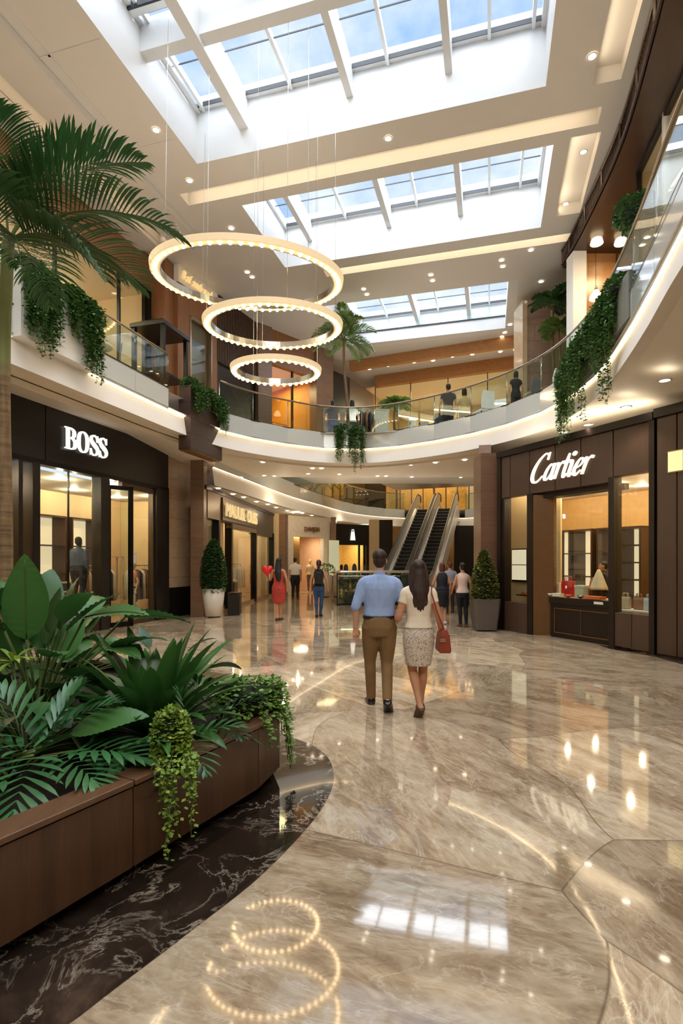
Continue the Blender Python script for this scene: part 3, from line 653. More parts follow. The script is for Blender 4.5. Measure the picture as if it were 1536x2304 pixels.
FW, LW, rw = front(648, 742, 26, 27.6, 3.88, .12, .84, 2.85, plain('facade_white', srgb(228, 216, 200), .5), 'white plaster shop front with a wide bright doorway')
m = MB(); m.fbox(FW, .12*LW, .5*LW, .9, 1.0, 0, 2.9); m.build('inner_panel', plain('ochre_panel', srgb(122, 92, 44), .5), rw)
m = MB(); m.fbox(FW, .84*LW, 1.08*LW, -.5, -.46, .9, 2.7); m.build('poster_panel', emit('poster_pale', srgb(214, 216, 180), .35), rw)
room(FW, .05*LW, .95*LW, .3, 3.0, .01, 3.0, 'white_front_shop', plain('shop_wall_blush', srgb(226, 190, 156), .6))
lamp('AREA', 'shop_light', FW.p(LW/2, 1.0, 2.9), 40, (1, .82, .56), 1)
vbox(-.55, -.28, 27.4, 28, 0, 3.9, 'wall_lower_pier_brown.001', M_stoneb)
FK, LK, rk = front(755, 830, 28, 29, 3.6, .04, .93, 2.5, M_black, 'charcoal shop front with a small white emblem, left of the escalators')
pp = MB(); pane(pp, FK, .04*LK, .93*LK, .1, .1, 2.5); pp.build('window_pane', M_glass, rk)
m = MB(); m.fbox(FK, .86*LK, .9*LK, .05, .15, 0, 2.5); m.fbox(FK, .7*LK, .74*LK, .05, .15, 0, 2.5); m.build('post', M_blackm, rk)
room(FK, 0, LK, .3, 3, .01, 3.0, 'charcoal_front_shop', plain('shop_wall_yellow', srgb(236, 200, 128), .5))
lamp('AREA', 'shop_light', FK.p(LK/2, 1.2, 2.9), 45, (1, .84, .5), 1)
vbox(1.5, 2.05, 29, 29.6, 0, 3.9, 'wall_lower_pier_cream', M_warmwall); vbox(2.05, 2.8, 29.2, 29.6, 0, 3.9, 'wall_lower_dark', M_darkbr)
vbox(2.8, 9, 37, 37.3, 0, 3.9, 'wall_lower_back', M_warmwall2); vbox(7.2, 8.9, 34.0, 34.2, 0, 3.9, 'wall_lower_black', M_black); vbox(8.9, 10.2, 34.6, 34.8, 0, 3.9, 'wall_lower_grey', plain('grey_front', srgb(120, 112, 102), .3)); vbox(10.2, 14, 34.8, 35, 0, 3.9, 'wall_lower_pale', plain('pale_front', srgb(200, 206, 200), .3))
spotset([V(x, y, 3.8) for x, y in ((0, 29.5), (1.6, 33), (6.5, 36), (9.5, 33), (-2.0, 24.6), (-2.2, 20.5), (-1.6, 27))], 26)
# hall enclosure out of view
vbox(-14, 20, -8.2, -8, 0, 10, 'wall_rear', M_paint); vbox(-10, 18, 44, 44.2, 0, 10, 'wall_far', M_paint)
m = MB(); m.fbox(UV, -9, 4.6, -9.3, -9.0, 0, 5); m.fbox(UV, -9, 3.4, -9.3, -9.0, 5, 10); struct(m, 'wall_left', M_stone)
vbox(13.8, 14, -8, 46, 0, 10, 'wall_right', M_paint)
m = MB(); m.fbox(UV, 20, 46, -14, -13.8, 0, 10); struct(m, 'wall_left_far', M_paint)
m = MB(); m.fbox(CA, 5, 18, .3, .5, 0, 4.4); struct(m, 'wall_right_front', M_bz)

# ================= ring chandeliers
M_ringw = emit('ring_cream', (1, .76, .46, 1), .3, srgb(236, 214, 176))
def local(p, root, R): return R.inverted() @ (V(*p)-root.location)
bulb_me = None
def chandelier(c, R0, tilt, nb, label, wd=.2, hh=.12, cabs=4, ph=.5):
    global bulb_me
    root = thing('ring_chandelier', c, label, 'chandelier', 'ring chandeliers of the atrium'); root.rotation_euler = tilt
    R = root.rotation_euler.to_matrix()
    def ring(prof, name, mat):
        n = 96; m = MB(); rings = [[(r*math.cos(2*PI*i/n), r*math.sin(2*PI*i/n), z) for r, z in prof] for i in range(n)]; rings.append(rings[0])
        k = len(prof); vs = [p for q in rings[:-1] for p in q]
        fs = [(i*k+j, i*k+(j+1) % k, ((i+1) % n)*k+(j+1) % k, ((i+1) % n)*k+j) for i in range(n) for j in range(k)]
        m.add(vs, fs); me = m
        o = bpy.data.objects.new(name, bpy.data.meshes.new(name)); o.data.from_pydata(me.v, [], me.f); o.data.materials.append(mat)
        bm = bmesh.new(); bm.from_mesh(o.data); bmesh.ops.recalc_face_normals(bm, faces=bm.faces); bm.to_mesh(o.data); bm.free()
        COL.objects.link(o); o.parent = root; return o
    ring([(R0-wd, -.005), (R0, -.005), (R0+.012, hh), (R0-wd, hh)], 'ring_housing', M_ringw)
    ring([(R0-wd-.012, -.015), (R0-wd, -.015), (R0-wd, hh+.01), (R0-wd-.012, hh+.01)], 'inner_band', M_steel)
    ring([(R0-wd*.85, -.012), (R0-wd*.12, -.012), (R0-wd*.12, -.004), (R0-wd*.85, -.004)], 'diffuser', emit('ring_diffuser', (1, .68, .34, 1), .62, srgb(220, 190, 140)))
    if bulb_me is None:
        m = MB(); m.ell((0, 0, 0), .036, .036, .036, 8, 6); o = m.build('bulb', M_bulb, None, True); bulb_me = o.data; bpy.data.objects.remove(o)
    for i in range(nb):
        a = 2*PI*i/nb; o = bpy.data.objects.new('bulb', bulb_me); COL.objects.link(o); o.parent = root
        o.location = ((R0-wd*.48)*math.cos(a), (R0-wd*.48)*math.sin(a), -.016)
    for i in range(cabs):
        a = 2*PI*(i+ph)/cabs; b = R @ V((R0-wd*.5)*math.cos(a), (R0-wd*.5)*math.sin(a), hh)+root.location
        top = V(b.x*.98, b.y, 10.6)
        m = MB(); m.tube([local(b, root, R), local(top, root, R)], .003, 4)
        o = MB.build(m, 'cable', M_steel); o.parent = root
chandelier(at(560, 632, 10), 1.76, (.15, .03, 0), 64, 'largest and highest of the hanging light rings, ringed with globe bulbs', .17, .09)
chandelier(at(615, 738, 10), 1.29, (.1, 0, 0), 54, 'middle hanging light ring of the three, ringed with globe bulbs', .15, .08, 4, .2)
chandelier(at(621, 838, 10), .84, (.06, 0, 0), 38, 'smallest and lowest of the hanging light rings, above the balcony', .12, .075, 3, .1)
chandelier(V(9.2, 36, 6.9), 1.3, (.05, 0, 0), 24, 'distant glowing ring light above the far upper floor right of the escalators', .3, .2, 3)
# ================= recessed downlights
def ring_obj(name, r0, r1, z, mat):
    n = 20; m = MB(); A = [(r0*math.cos(2*PI*i/n), r0*math.sin(2*PI*i/n), z) for i in range(n)]; B = [(r1*math.cos(2*PI*i/n), r1*math.sin(2*PI*i/n), z*.3) for i in range(n)]
    m.strip(A, B, True); return m.build(name, mat, None, True, recalc=False)
dl_trim = ring_obj('trim_ring', .062, .085, -.012, M_paint2)
m = MB(); n = 20; m.add([(.064*math.cos(2*PI*i/n), .064*math.sin(2*PI*i/n), -.008) for i in range(n)], [list(range(n))]); dl_lens = m.build('lens', M_lens, None, recalc=False)
dl_used = False
def downlight(p, s, label, group):
    global dl_used
    root = thing('downlight', p, label, 'downlight', group); root.scale = (s*.8, s*.8, 1)
    for o in (dl_trim, dl_lens):
        c = o if not dl_used else o.copy()
        if dl_used: COL.objects.link(c)
        c.parent = root
    dl_used = True
ORD = ['first', 'second', 'third', 'fourth', 'fifth', 'sixth', 'seventh', 'eighth', 'ninth', 'tenth', 'eleventh', 'twelfth']
spots = []
for pts, z, s, group, words_, lit in (
    ([(351, 292), (426, 406)], 10, 1.2, 'downlights left of the skylights', '%s downlight from the top along the ceiling left of the large skylight', 1),
    ([(873, 311)], 10, 1.2, None, 'single small downlight in the ceiling band below the large skylight', 1),
    ([(1332, 126), (1312, 341), (1272, 458)], 10, 1.2, 'downlights in the right ceiling strip', '%s downlight from the top in the ceiling right of the skylights', 1),
    ([(818, 650), (969, 618), (1128, 585), (1194, 562)], 10, 1.3, 'upper row of ceiling downlights', '%s from left in the upper line of downlights above the third skylight', 0),
    ([(825, 662), (973, 631), (1131, 599)], 10, 1.3, 'lower row of ceiling downlights', '%s from left in the lower line of downlights just above the third skylight', 0),
    ([(520, 513), (556, 612), (567, 623)], 10, 1.3, 'downlights seen around the top ring', '%s from the top of the ceiling downlights by the largest light ring', 0),
    ([(1147, 730), (1135, 748), (1129, 757), (1217, 633)], 10, 1.4, 'downlights near the right palm', '%s from left of the ceiling downlights beside the palm on the right balcony', 0),
    ([(831, 830), (872, 823), (931, 815), (974, 811), (1017, 802), (1062, 797), (1125, 791), (1159, 787)], 10, 1.5, 'downlights over the back cafe', '%s from left of the downlights between the two oak beams at the back', 0),
    ([(500, 1052), (591, 1040), (703, 1054), (723, 1054)], 4.61, 1.1, 'downlights under the bridge, near line', '%s from left in the near line of downlights under the bridge', 1),
    ([(545, 1073), (594, 1070), (617, 1071), (693, 1066), (763, 1067), (849, 1071), (868, 1071)], 4.62, 1.1, 'downlights under the bridge, far line', '%s from left in the far line of downlights under the bridge', 0),
    ([(924, 1046), (979, 1041), (1045, 1035)], 4.61, 1.1, 'downlights under the bridge, right part', '%s from left of the bridge downlights above the escalators', 1),
    ([(926, 1073), (1036, 1074)], 4.62, 1.1, 'downlights at the bridge edge', '%s from left at the bridge edge right above the escalators', 0),
    ([(491, 1099), (524, 1112), (548, 1119), (577, 1129), (602, 1135), (621, 1142), (646, 1149), (659, 1154), (680, 1155), (701, 1160)], 3.89, 1.3, 'downlights over the lower hall shops', '%s from left in the receding line of downlights over the lower hall shops', 0),
    ([(768, 1181), (788, 1184), (807, 1187), (837, 1190)], 3.89, 1.3, 'downlights above the charcoal shop', '%s from left of the downlights above the charcoal shop front', 0),
    ([(1027, 1192), (1054, 1191)], 3.89, 1.4, 'downlights right of the escalators', '%s from left of the soffit downlights right of the escalators', 0)):
    for i, (px, py) in enumerate(pts):
        p = onz(px, py, z-.002); downlight(p, s, words_ % ORD[i] if '%' in words_ else words_, group)
        if lit: spots.append((p, z))
for i, (px, py, z) in enumerate(((1495, 855, 4.42), (1408, 915, 4.40), (1322, 955, 4.37), (1265, 972, 4.37))):
    p = onz(px, py, z-.03); downlight(p, 1.5, '%s from right of the large round downlights in the soffit over the bronze shop front' % ORD[i], 'downlights over the bronze shop front'); spots.append((p, z))
for p, z in spots: lamp('SPOT', 'downlight_beam', p+V(0, 0, -.05), 60 if z > 9 else 38, (1, .86, .68), .05, rot=V(0, 0, -1), spot=1.9, blend=.8)
# pendants in the right gallery
for i, (px, py) in enumerate(((1342, 540), (1396, 540), (1340, 664))):
    p = at(px, py, 13.0); root = thing('pendant_lamp', p, ('left one of the pair of warm pendants high by the tiled gallery wall', 'right one of the pair of warm pendants high by the tiled gallery wall', 'lower warm pendant just above the balcony rail by the white column')[i], 'pendant lamp', 'gallery pendants')
    m = MB(); m.lathe([(.03, .13), (.06, .11), (.13, .0), (.15, -.09), (.14, -.1), (.02, -.09)], p, 16); m.build('lamp_shade', emit('shade_warm', (1, .78, .46, 1), 3.2), root, True)
    m = MB(); m.lathe([(.012, .12), (.035, .13), (.03, .2), (.012, .22)], p, 10); m.build('cap', M_chrome, root, True)
    m = MB(); m.tube([p+V(0, 0, .2), V(p.x, p.y, 9.5)], .006, 5); m.build('cord', M_blackm, root)

# ================= lettering
def ribbon(m, pts, ws, xf, d=.05, n=6, closed=False):
    P = catmull([(x, y, 0) for x, y in pts], n, closed); W_ = []
    k = len(pts); N = len(P)
    for i in range(N):
        t = i/n; j = int(t); f = t-j
        a = ws[j % k] if closed else ws[min(j, k-1)]; b = ws[(j+1) % k] if closed else ws[min(j+1, k-1)]
        W_.append(a+(b-a)*f)
    L, R = [], []
    for i, p in enumerate(P):
        t = (P[(i+1) % N]-P[i-1]) if closed else (P[min(i+1, N-1)]-P[max(i-1, 0)])
        q = V(-t.y, t.x, 0).normalized()*W_[i]/2; L.append(p+q); R.append(p-q)
    rings = [[xf(l.x, l.y, 0), xf(r.x, r.y, 0), xf(r.x, r.y, d), xf(l.x, l.y, d)] for l, r in zip(L, R)]
    if closed: rings.append(rings[0])
    m.loft(rings, cap=not closed)
def bar(m, pts, xf, d=.05):
    n = len(pts); m.add([xf(x, y, 0) for x, y in pts]+[xf(x, y, d) for x, y in pts], [list(range(n)), list(range(n, 2*n))]+[(i, (i+1) % n, n+(i+1) % n, n+i) for i in range(n)])
def rect(m, x0, x1, y0, y1, xf): bar(m, [(x0, y0), (x1, y0), (x1, y1), (x0, y1)], xf)
def g_B(m, xf):
    rect(m, .1, .28, 0, 1, xf); rect(m, 0, .38, 0, .045, xf); rect(m, 0, .38, .955, 1, xf)
    ribbon(m, [(.25, .975), (.42, .97), (.56, .88), (.58, .75), (.54, .62), (.42, .53), (.25, .52)], [.05, .06, .13, .17, .13, .06, .05], xf)
    ribbon(m, [(.25, .525), (.45, .52), (.61, .42), (.645, .27), (.6, .12), (.44, .03), (.25, .025)], [.05, .06, .14, .18, .14, .06, .05], xf)
def g_O(m, xf):
    ribbon(m, [(.36, .985), (.16, .86), (.09, .5), (.16, .14), (.36, .015), (.56, .14), (.63, .5), (.56, .86)], [.05, .12, .18, .12, .05, .12, .18, .12], xf, closed=True)
def g_S(m, xf):
    ribbon(m, [(.5, .72), (.46, .9), (.3, .985), (.13, .9), (.1, .74), (.2, .6), (.36, .48), (.5, .34), (.5, .16), (.34, .02), (.16, .06), (.07, .3)], [.03, .06, .06, .11, .15, .19, .2, .17, .12, .06, .06, .03], xf)
    bar(m, [(.47, .7), (.53, .68), (.53, 1.0), (.5, 1.0)], xf); bar(m, [(.04, .0), (.07, 0), (.1, .3), (.04, .32)], xf)
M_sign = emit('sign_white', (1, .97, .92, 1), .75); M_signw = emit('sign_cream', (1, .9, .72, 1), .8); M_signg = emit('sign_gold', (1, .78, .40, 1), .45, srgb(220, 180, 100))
bo = thing('shop_sign', W(10.2, -8.88, 4.3), 'large white illuminated serif capital letters on the black fascia', 'shop sign')
a0, hgt, z0 = 9.53, .47, 4.1
for ch, x, wx in ((g_B, 0, .47), (g_O, .36, .5), (g_S, .745, .5), (g_S, 1.04, .5)):
    m = MB(); xf = lambda a, b, d: W(a0+x+a*wx, -8.885+.05*0+(.06-d)*-1*-1 if False else -8.88+.05-d*.9, z0+b*hgt)
    ch(m, xf); m.build('letter', M_sign, bo)
def italic(a, b): return a+.42*b
ca = thing('shop_sign', CA.p(1.9, -.05, 3.6), 'cream illuminated italic script sign on the bronze fascia', 'shop sign')
def cl(x): return lambda a, b, d: CA.p(.93+(x+italic(a, b))*.325, -.06+d, 3.385+b*.335)
letters = []
def C_(m, f):
    ribbon(m, [(1.06, 1.32), (1.05, 1.55), (.86, 1.72), (.6, 1.64), (.28, 1.3), (.08, .8), (.1, .3), (.36, .0), (.7, .04), (1.0, .34)], [.05, .09, .06, .06, .13, .2, .2, .13, .07, .03], f); bar(m, [(1.02, 1.3), (1.1, 1.28), (1.1, 1.76), (1.07, 1.76)], f)
def a_(m, f):
    ribbon(m, [(.62, .8), (.4, .98), (.16, .7), (.08, .3), (.2, .03), (.42, .12), (.62, .5)], [.05, .06, .13, .17, .1, .04, .03], f); ribbon(m, [(.66, 1.0), (.65, .6), (.64, .2), (.72, .02), (.9, .2)], [.15, .16, .16, .1, .03], f)
def r_(m, f):
    ribbon(m, [(-.02, .86), (.1, .96), (.17, .8), (.15, .3), (.14, 0)], [.03, .08, .16, .16, .15], f); ribbon(m, [(.16, .5), (.3, .86), (.46, .98)], [.03, .05, .07], f); ribbon(m, [(.44, .98), (.54, .93), (.55, .84)], [.1, .18, .06], f)
def t_(m, f):
    ribbon(m, [(.2, 1.42), (.18, 1.0), (.16, .3), (.24, .02), (.44, .22)], [.04, .16, .16, .11, .03], f); rect(m, -.04, .46, .96, 1.02, f)
def i_(m, f):
    ribbon(m, [(-.02, .82), (.1, .96), (.16, .8), (.14, .25), (.22, .02), (.4, .2)], [.03, .08, .16, .16, .11, .03], f); ribbon(m, [(.06, 1.34), (.16, 1.42), (.24, 1.34), (.15, 1.25)], [.1, .1, .1, .1], f, closed=True)
def e_(m, f):
    ribbon(m, [(.1, .42), (.42, .54), (.56, .76), (.46, .96), (.26, .9), (.1, .55), (.1, .22), (.28, .02), (.6, .28)], [.04, .04, .07, .09, .07, .15, .17, .11, .03], f)
x = 0
for fn, adv in ((C_, 1.12), (a_, .86), (r_, .6), (t_, .46), (i_, .42), (e_, .66), (r_, .7)):
    m = MB(); fn(m, cl(x)); m.build('letter', M_signw, ca); x += adv
def text_sign(name, txt, F, a0, width, b, z0, h, mat, label, shear=0, depth=.03, back=None):
    root = thing(name, F.p(a0+width/2, b, z0), label, 'shop sign')
    if back:
        m = MB(); m.fbox(F, a0-.15, a0+width+.15, b+.02, b+.06, z0-h*.3, z0+h*1.3); m.build('backing_panel', back, root)
    meshes = []
    cu = bpy.data.curves.new('t', 'FONT'); cu.extrude = .08; cu.shear = shear; x = 0; runs = []
    for ch in txt:
        if ch == ' ': x += .35; continue
        cu.body = ch; o = bpy.data.objects.new('t', cu); COL.objects.link(o); bpy.context.view_layer.update()
        me = bpy.data.meshes.new_from_object(o.evaluated_get(bpy.context.evaluated_depsgraph_get())); bpy.data.objects.remove(o)
        xs = [v.co.x for v in me.vertices]; runs.append((x-min(xs), me)); x += max(xs)-min(xs)+.07
    for x0, me in runs:
        m = MB(); m.add([F.p(a0+(v.co.x+x0)/x*width, b-.02-(v.co.z+.08)*depth/.08, z0+v.co.y/.72*h) for v in me.vertices], [list(p.vertices) for p in me.polygons]); m.build('letter', mat, root); bpy.data.meshes.remove(me)
    return root
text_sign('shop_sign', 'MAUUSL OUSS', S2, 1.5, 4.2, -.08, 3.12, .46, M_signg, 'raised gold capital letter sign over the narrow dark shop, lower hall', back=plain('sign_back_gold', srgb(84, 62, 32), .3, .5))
text_sign('shop_sign', 'DANJGN', FW, .36*LW, .36*LW, -.03, 3.12, .24, plain('letters_brown', srgb(150, 108, 62), .4, .3), 'small brown letter sign on the white plaster front')
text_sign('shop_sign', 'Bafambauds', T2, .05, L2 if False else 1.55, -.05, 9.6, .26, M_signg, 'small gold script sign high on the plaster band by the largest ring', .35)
m = MB(); 
sg = thing('shop_sign', FK.p(.48*LK, -.05, 2.9), 'small white bag shaped emblem on the charcoal fascia', 'shop sign')
m.hexa([FK.p(a*LK, b, z) for z, k in ((2.75, .0), (3.2, .03)) for a, b in ((.42+k, -.08), (.56-k, -.08), (.56-k, -.02), (.42+k, -.02))]); m.build('emblem', M_sign, sg)
m = MB(); m.tube([FK.p(.46*LK, -.06, 3.2), FK.p(.465*LK, -.06, 3.32), FK.p(.515*LK, -.06, 3.32), FK.p(.52*LK, -.06, 3.2)], .02, 5); m.build('emblem_handle', M_sign, sg)
pl = thing('wall_light_plate', CA.p(4.2, -.02, 3.3), 'small glowing yellow square plate on the bronze wall panels', 'wall light')
m = MB(); m.fbox(CA, 4.06, 4.3, -.03, .0, 3.17, 3.5); m.build('plate', emit('plate_yellow', (1, .82, .36, 1), .7), pl)
m = MB(); m.fbox(CA, 4.04, 4.32, -.015, .0, 3.15, 3.52); m.build('frame', M_chrome, pl)

# ================= escalators
def escalator(B, T, wd, z1, label):
    d = (T-B); d.z = 0; L = d.length; F = Frame(B, d, V(d.y, -d.x, 0)); root = thing('escalator', F.p(0, 0, 0), label, 'escalator', 'escalators of the lower hall')
    sl = z1/L; prof = [(-1.6, 0), (-.5, .02), (.3, .25), (L-.4, z1-.25+.0), (L+.3, z1), (L+1.2, z1)]
    h = wd/2
    def side(b0, b1, lo, hi, name, mat, bev=0):
        m = MB(); P = [(a, z) for a, z in prof]
        rings = [[F.p(a, b0, z+lo(a)), F.p(a, b1, z+lo(a)), F.p(a, b1, z+hi(a)), F.p(a, b0, z+hi(a))] for a, z in P]
        m.loft(rings); return m.build(name, mat, root, bevel=bev)
    lo = lambda a: -.85 if a > .2 else (-.02 if a < -.4 else -.3)
    M_clads = plain('escalator_cladding', srgb(224, 222, 216), .3, .25, var=.03)
    for s in (-1, 1):
        side(s*h, s*(h-.2), lo, lambda a: .12, 'side_cladding', M_clads)
        side(s*(h-.05), s*(h-.15), lambda a: .12, lambda a: .22, 'balustrade_base', M_steel)
        bp = side(s*(h-.09), s*(h-.11), lambda a: .22, lambda a: .92, 'balustrade_panel', plain('escalator_panel', srgb(206, 204, 196), .2, .25, var=.03))
        m = MB(); q = [(-1.62, .45), (-1.75, .7), (-1.6, .95)]+[(a, z+.95) for a, z in prof[1:]]+[(L+1.4, z1+.75), (L+1.3, z1+.5)]
        m.tube([F.p(a, s*(h-.1), z) for a, z in q], (.045), 8); m.build('handrail', M_blackm, root, True)
    m = MB(); m.loft([[F.p(a, -h+.2, z-.45 if 0 < a else z-.1), F.p(a, h-.2, z-.45 if 0 < a else z-.1), F.p(a, h-.2, z-.2 if 0 < a else z-.02), F.p(a, -h+.2, z-.2 if 0 < a else z-.02)] for a, z in prof]); m.build('truss', M_blackm, root)
    st = plain('step_black', srgb(24, 24, 26), .4, .3, var=.2, scale=60); n = 24
    for k in range(n):
        a = L*k/n; z = z1*(k+.5)/n
        m = MB(); m.fbox(F, a, a+L/n+.02, -h+.2, h-.2, z-.23, z); m.fbox(F, a-.012, a+.02, -h+.2, h-.2, z-.03, z+.004)
        m.k = 1; m.fbox(F, a-.016, a, -h+.2, h-.2, z-.028, z+.006); m.build('step', [st, plain('step_edge', srgb(120, 118, 112), .4, .4)], root)
    m = MB(); m.fbox(F, -1.7, -.1, -h+.2, h-.2, 0, .03); m.build('landing_plate', M_steel, root)
B0, T0 = V(2.45, 25.6, 0), V(5.35, 34.0, 0); dd = (T0-B0).normalized(); rr = V(dd.y, -dd.x, 0)
escalator(B0, T0, 1.32, 5.0, 'left one of the pair of steel escalators with black steps')
escalator(B0+rr*1.36+dd*-.2, T0+rr*1.36-dd*.2, 1.32, 5.0, 'right one of the pair of steel escalators, its outer side showing')

# ================= planter island
def poff(P, d):
    out = []; n = len(P)
    for i in range(n):
        t1 = (P[i]-P[i-1]).normalized(); t2 = (P[(i+1) % n]-P[i]).normalized(); n1 = V(-t1.y, t1.x, 0); n2 = V(-t2.y, t2.x, 0); b = (n1+n2).normalized()
        out.append(P[i]+b*d/max(b.dot(n1), .4))
    return out
pr = thing('planter_island', V(-2.7, 3.6, 0), 'long walnut clad planter with a mitred timber rim on a recessed plinth', 'planter')
OUT, INN, TH = ISL, poff(ISL, .15), poff(ISL, .04)
PLH = .5
for g in ([0, 1, 2], [2, 3], [3, 4, 5], [5, 6, 7], [7, 8, 9], [9, 10, 11], [11, 12, 13, 0]):
    def sub(Pn, e=.005):
        q = [Pn[i].copy() for i in g]; q[0] += (q[1]-q[0]).normalized()*e; q[-1] += (q[-2]-q[-1]).normalized()*e; return q
    a, b = sub(OUT), sub(TH); m = MB(); m.loft([[V(p.x, p.y, .085), V(q.x, q.y, .085), V(q.x, q.y, PLH-.01), V(p.x, p.y, PLH-.01)] for p, q in zip(a, b)]); m.build('side_panel', M_walnut, pr)
    a, b = sub(poff(ISL, -.012)), sub(INN); m = MB(); m.loft([[V(p.x, p.y, PLH), V(q.x, q.y, PLH), V(q.x, q.y, PLH+.03), V(p.x, p.y, PLH+.03)] for p, q in zip(a, b)]); m.build('rim', wood('wood_rim', srgb(104, 74, 52), 0, 'y', .35, .2), pr, bevel=.005)
m = MB(); q = poff(ISL, .13); m.prism([(p.x, p.y) for p in q], .004, .1); m.build('plinth', M_blackm, pr)
m = MB(); q = poff(ISL, .045); m.prism([(p.x, p.y) for p in q], .09, .42); o = m.build('soil', M_soil, pr); o['kind'] = 'stuff'

# ================= pots and boxes
def pot(name, c, prof_bot, prof_top, h, mat, label, cat='plant pot', square=False, feet=True):
    root = thing(name, c, label, cat); m = MB()
    if square:
        def sq(r, z): 
            k = r*.82; return [V(c.x+x, c.y+y, z) for x, y in ((-r, -k), (-k, -r), (k, -r), (r, -k), (r, k), (k, r), (-k, r), (-r, k))]
        m.loft([sq(prof_bot, .03), sq((prof_bot+prof_top)/2*1.02, h*.5), sq(prof_top, h), sq(prof_top-.03, h), sq(prof_top-.04, h-.06)])
    else:
        m.lathe([(prof_bot, .03), ((prof_bot+prof_top)/2*1.03, h*.5), (prof_top, h), (prof_top-.03, h), (prof_top-.04, h-.06)], c, 28)
    m.build('pot_body', mat, root, not square)
    m = MB()
    for sx, sy in ((-1, -1), (1, -1), (1, 1), (-1, 1)): pass
    m.lathe([(prof_bot*.7, 0), (prof_bot*.72, .035)], c, 16); m.build('foot_ring', M_blackm, root)
    m = MB(); m.lathe([(.01, h-.055), (prof_top-.035, h-.05)], c, 20); o = m.build('soil', M_soil, root); o['kind'] = 'stuff'
    return root
PW = fl(482, 1390); PW.y += .25; PW.x -= .08; PG = fl(1084, 1419); PG.y += .08; PG.x += .08
pot('plant_pot', PW, .23, .33, .84, plain('pot_white', srgb(226, 220, 210), .35, var=.02), 'tall tapered white pot by the left stone pier')
pot('plant_pot', PG, .24, .31, .76, plain('pot_grey', srgb(86, 78, 72), .55, var=.05), 'square grey tapered pot by the bronze shop front', square=True)
bc = fl(524, 1386)+V(0, .25, 0); root = thing('litter_bin', bc, 'low black rectangular bin beside the white pot', 'bin')
m = MB(); m.box(bc.x-.18, bc.x+.18, bc.y-.18, bc.y+.18, .02, .62); m.build('bin_body', M_black, root, bevel=.02)
m = MB(); m.box(bc.x-.19, bc.x+.19, bc.y-.19, bc.y+.19, .62, .7); m.build('lid', M_bronze, root, bevel=.02)
m = MB(); m.box(bc.x-.13, bc.x+.13, bc.y-.195, bc.y-.18, .64, .67); m.build('slot', M_blackm, root)
# timber clad balcony planter, white balcony trough, grey trough, centre trough
def trough(F, a0, a1, b0, b1, z0, z1, mat, label, name='balcony_planter'):
    root = thing(name, F.p((a0+a1)/2, (b0+b1)/2, z0), label, 'planter'); t = .04
    m = MB()
    for x in ((a0, a1, b0, b0+t), (a0, a1, b1-t, b1), (a0, a0+t, b0+t, b1-t), (a1-t, a1, b0+t, b1-t)): m.fbox(F, *x, z0, z1)
    m.fbox(F, a0, a1, b0, b1, z0-.03, z0); m.build('box', mat, root)
    m = MB(); m.fbox(F, a0+t, a1-t, b0+t, b1-t, z0, z1-.06); o = m.build('soil', M_soil, root); o['kind'] = 'stuff'
    return root
tr = trough(UV, 11.1, 12.62, -7.06, -6.74, 4.3, 5.78, M_clad, 'large dark timber clad planter box hung on the balcony corner', 'hanging_planter_box')
m = MB(); m.fbox(UV, 11.12, 12.6, -7.04, -6.76, 4.25, 4.27); m.build('underside', plain('underside_gold', srgb(150, 108, 58), .35, .5), tr)
trough(UV, 6.4, 8.02, -6.99, -6.74, 5.05, 6.12, M_paint2, 'white planter box fixed on the left balcony front')
trough(Frame((.2, 16.2), (1, 0), (0, -1)), -.38, .5, -.1, .22, 5.15, 5.62, M_backpaint, 'small pale planter at the middle of the back balcony')
trough(Frame((4.42, 8.3), (.18, .98), (-.98, .18)), -.75, .35, -.02, .2, 5.15, 5.8, plain('trough_grey', srgb(120, 122, 112), .6), 'grey planter box on the right balcony under the hanging greenery')

# ================= black display gazebo on the left balcony
gz = W(11.7, -7.95, 5.47); root = thing('display_gazebo', gz, 'black four post canopy stand on the left balcony', 'display stand')
GZ = Frame(W(11.7, -7.95, 0), UV.a, UV.b)
for a, b in ((-.5, -.4), (.5, -.4), (.5, .4), (-.5, .4)):
    m = MB(); m.fbox(GZ, a-.045, a+.045, b-.045, b+.045, 5.47, 7.35); m.build('post', M_blackm, root)
m = MB(); m.loft([[GZ.p(a*k, b*k, z) for a, b in ((-.58, -.48), (.58, -.48), (.58, .48), (-.58, .48))] for k, z in ((1, 7.33), (1, 7.42), (.9, 7.46), (.3, 7.66))]); m.build('roof', M_black, root)
m = MB(); m.fbox(GZ, -.5, .5, -.4, .4, 6.2, 6.25); m.build('shelf', M_blackm, root)

# ================= glass kiosk in the lower hall
KF = Frame((-.16, 19.85), (1, .08), (-.08, 1)); root = thing('glass_kiosk', KF.p(1, 1, 0), 'low glass sided kiosk enclosure with a black base in front of the escalators', 'kiosk')
M_gk = glass('glass_kiosk', (.78, .86, .82, 1), 1.5)
m = MB(); m.fbox(KF, -.02, 3.3, -.02, 2.4, 0, .06); m.build('base', M_blackm, root)
for a0, a1, b0, b1 in ((0, 1.1, 0, .02), (1.12, 2.2, 0, .02), (2.22, 3.28, 0, .02), (0, .02, .02, 1.2), (0, .02, 1.22, 2.38), (3.26, 3.28, .02, 2.38), (.02, 3.2, 2.36, 2.38)):
    m = MB(); m.fbox(KF, a0, a1, b0, b1, .06, 1.2); m.build('glass_panel', M_gk, root)
m = MB(); m.tube([KF.p(a, b, 1.22) for a, b in ((0, 0), (3.28, 0), (3.28, 2.38), (0, 2.38), (0, 0))], .03, 6); m.build('handrail', M_steel, root)
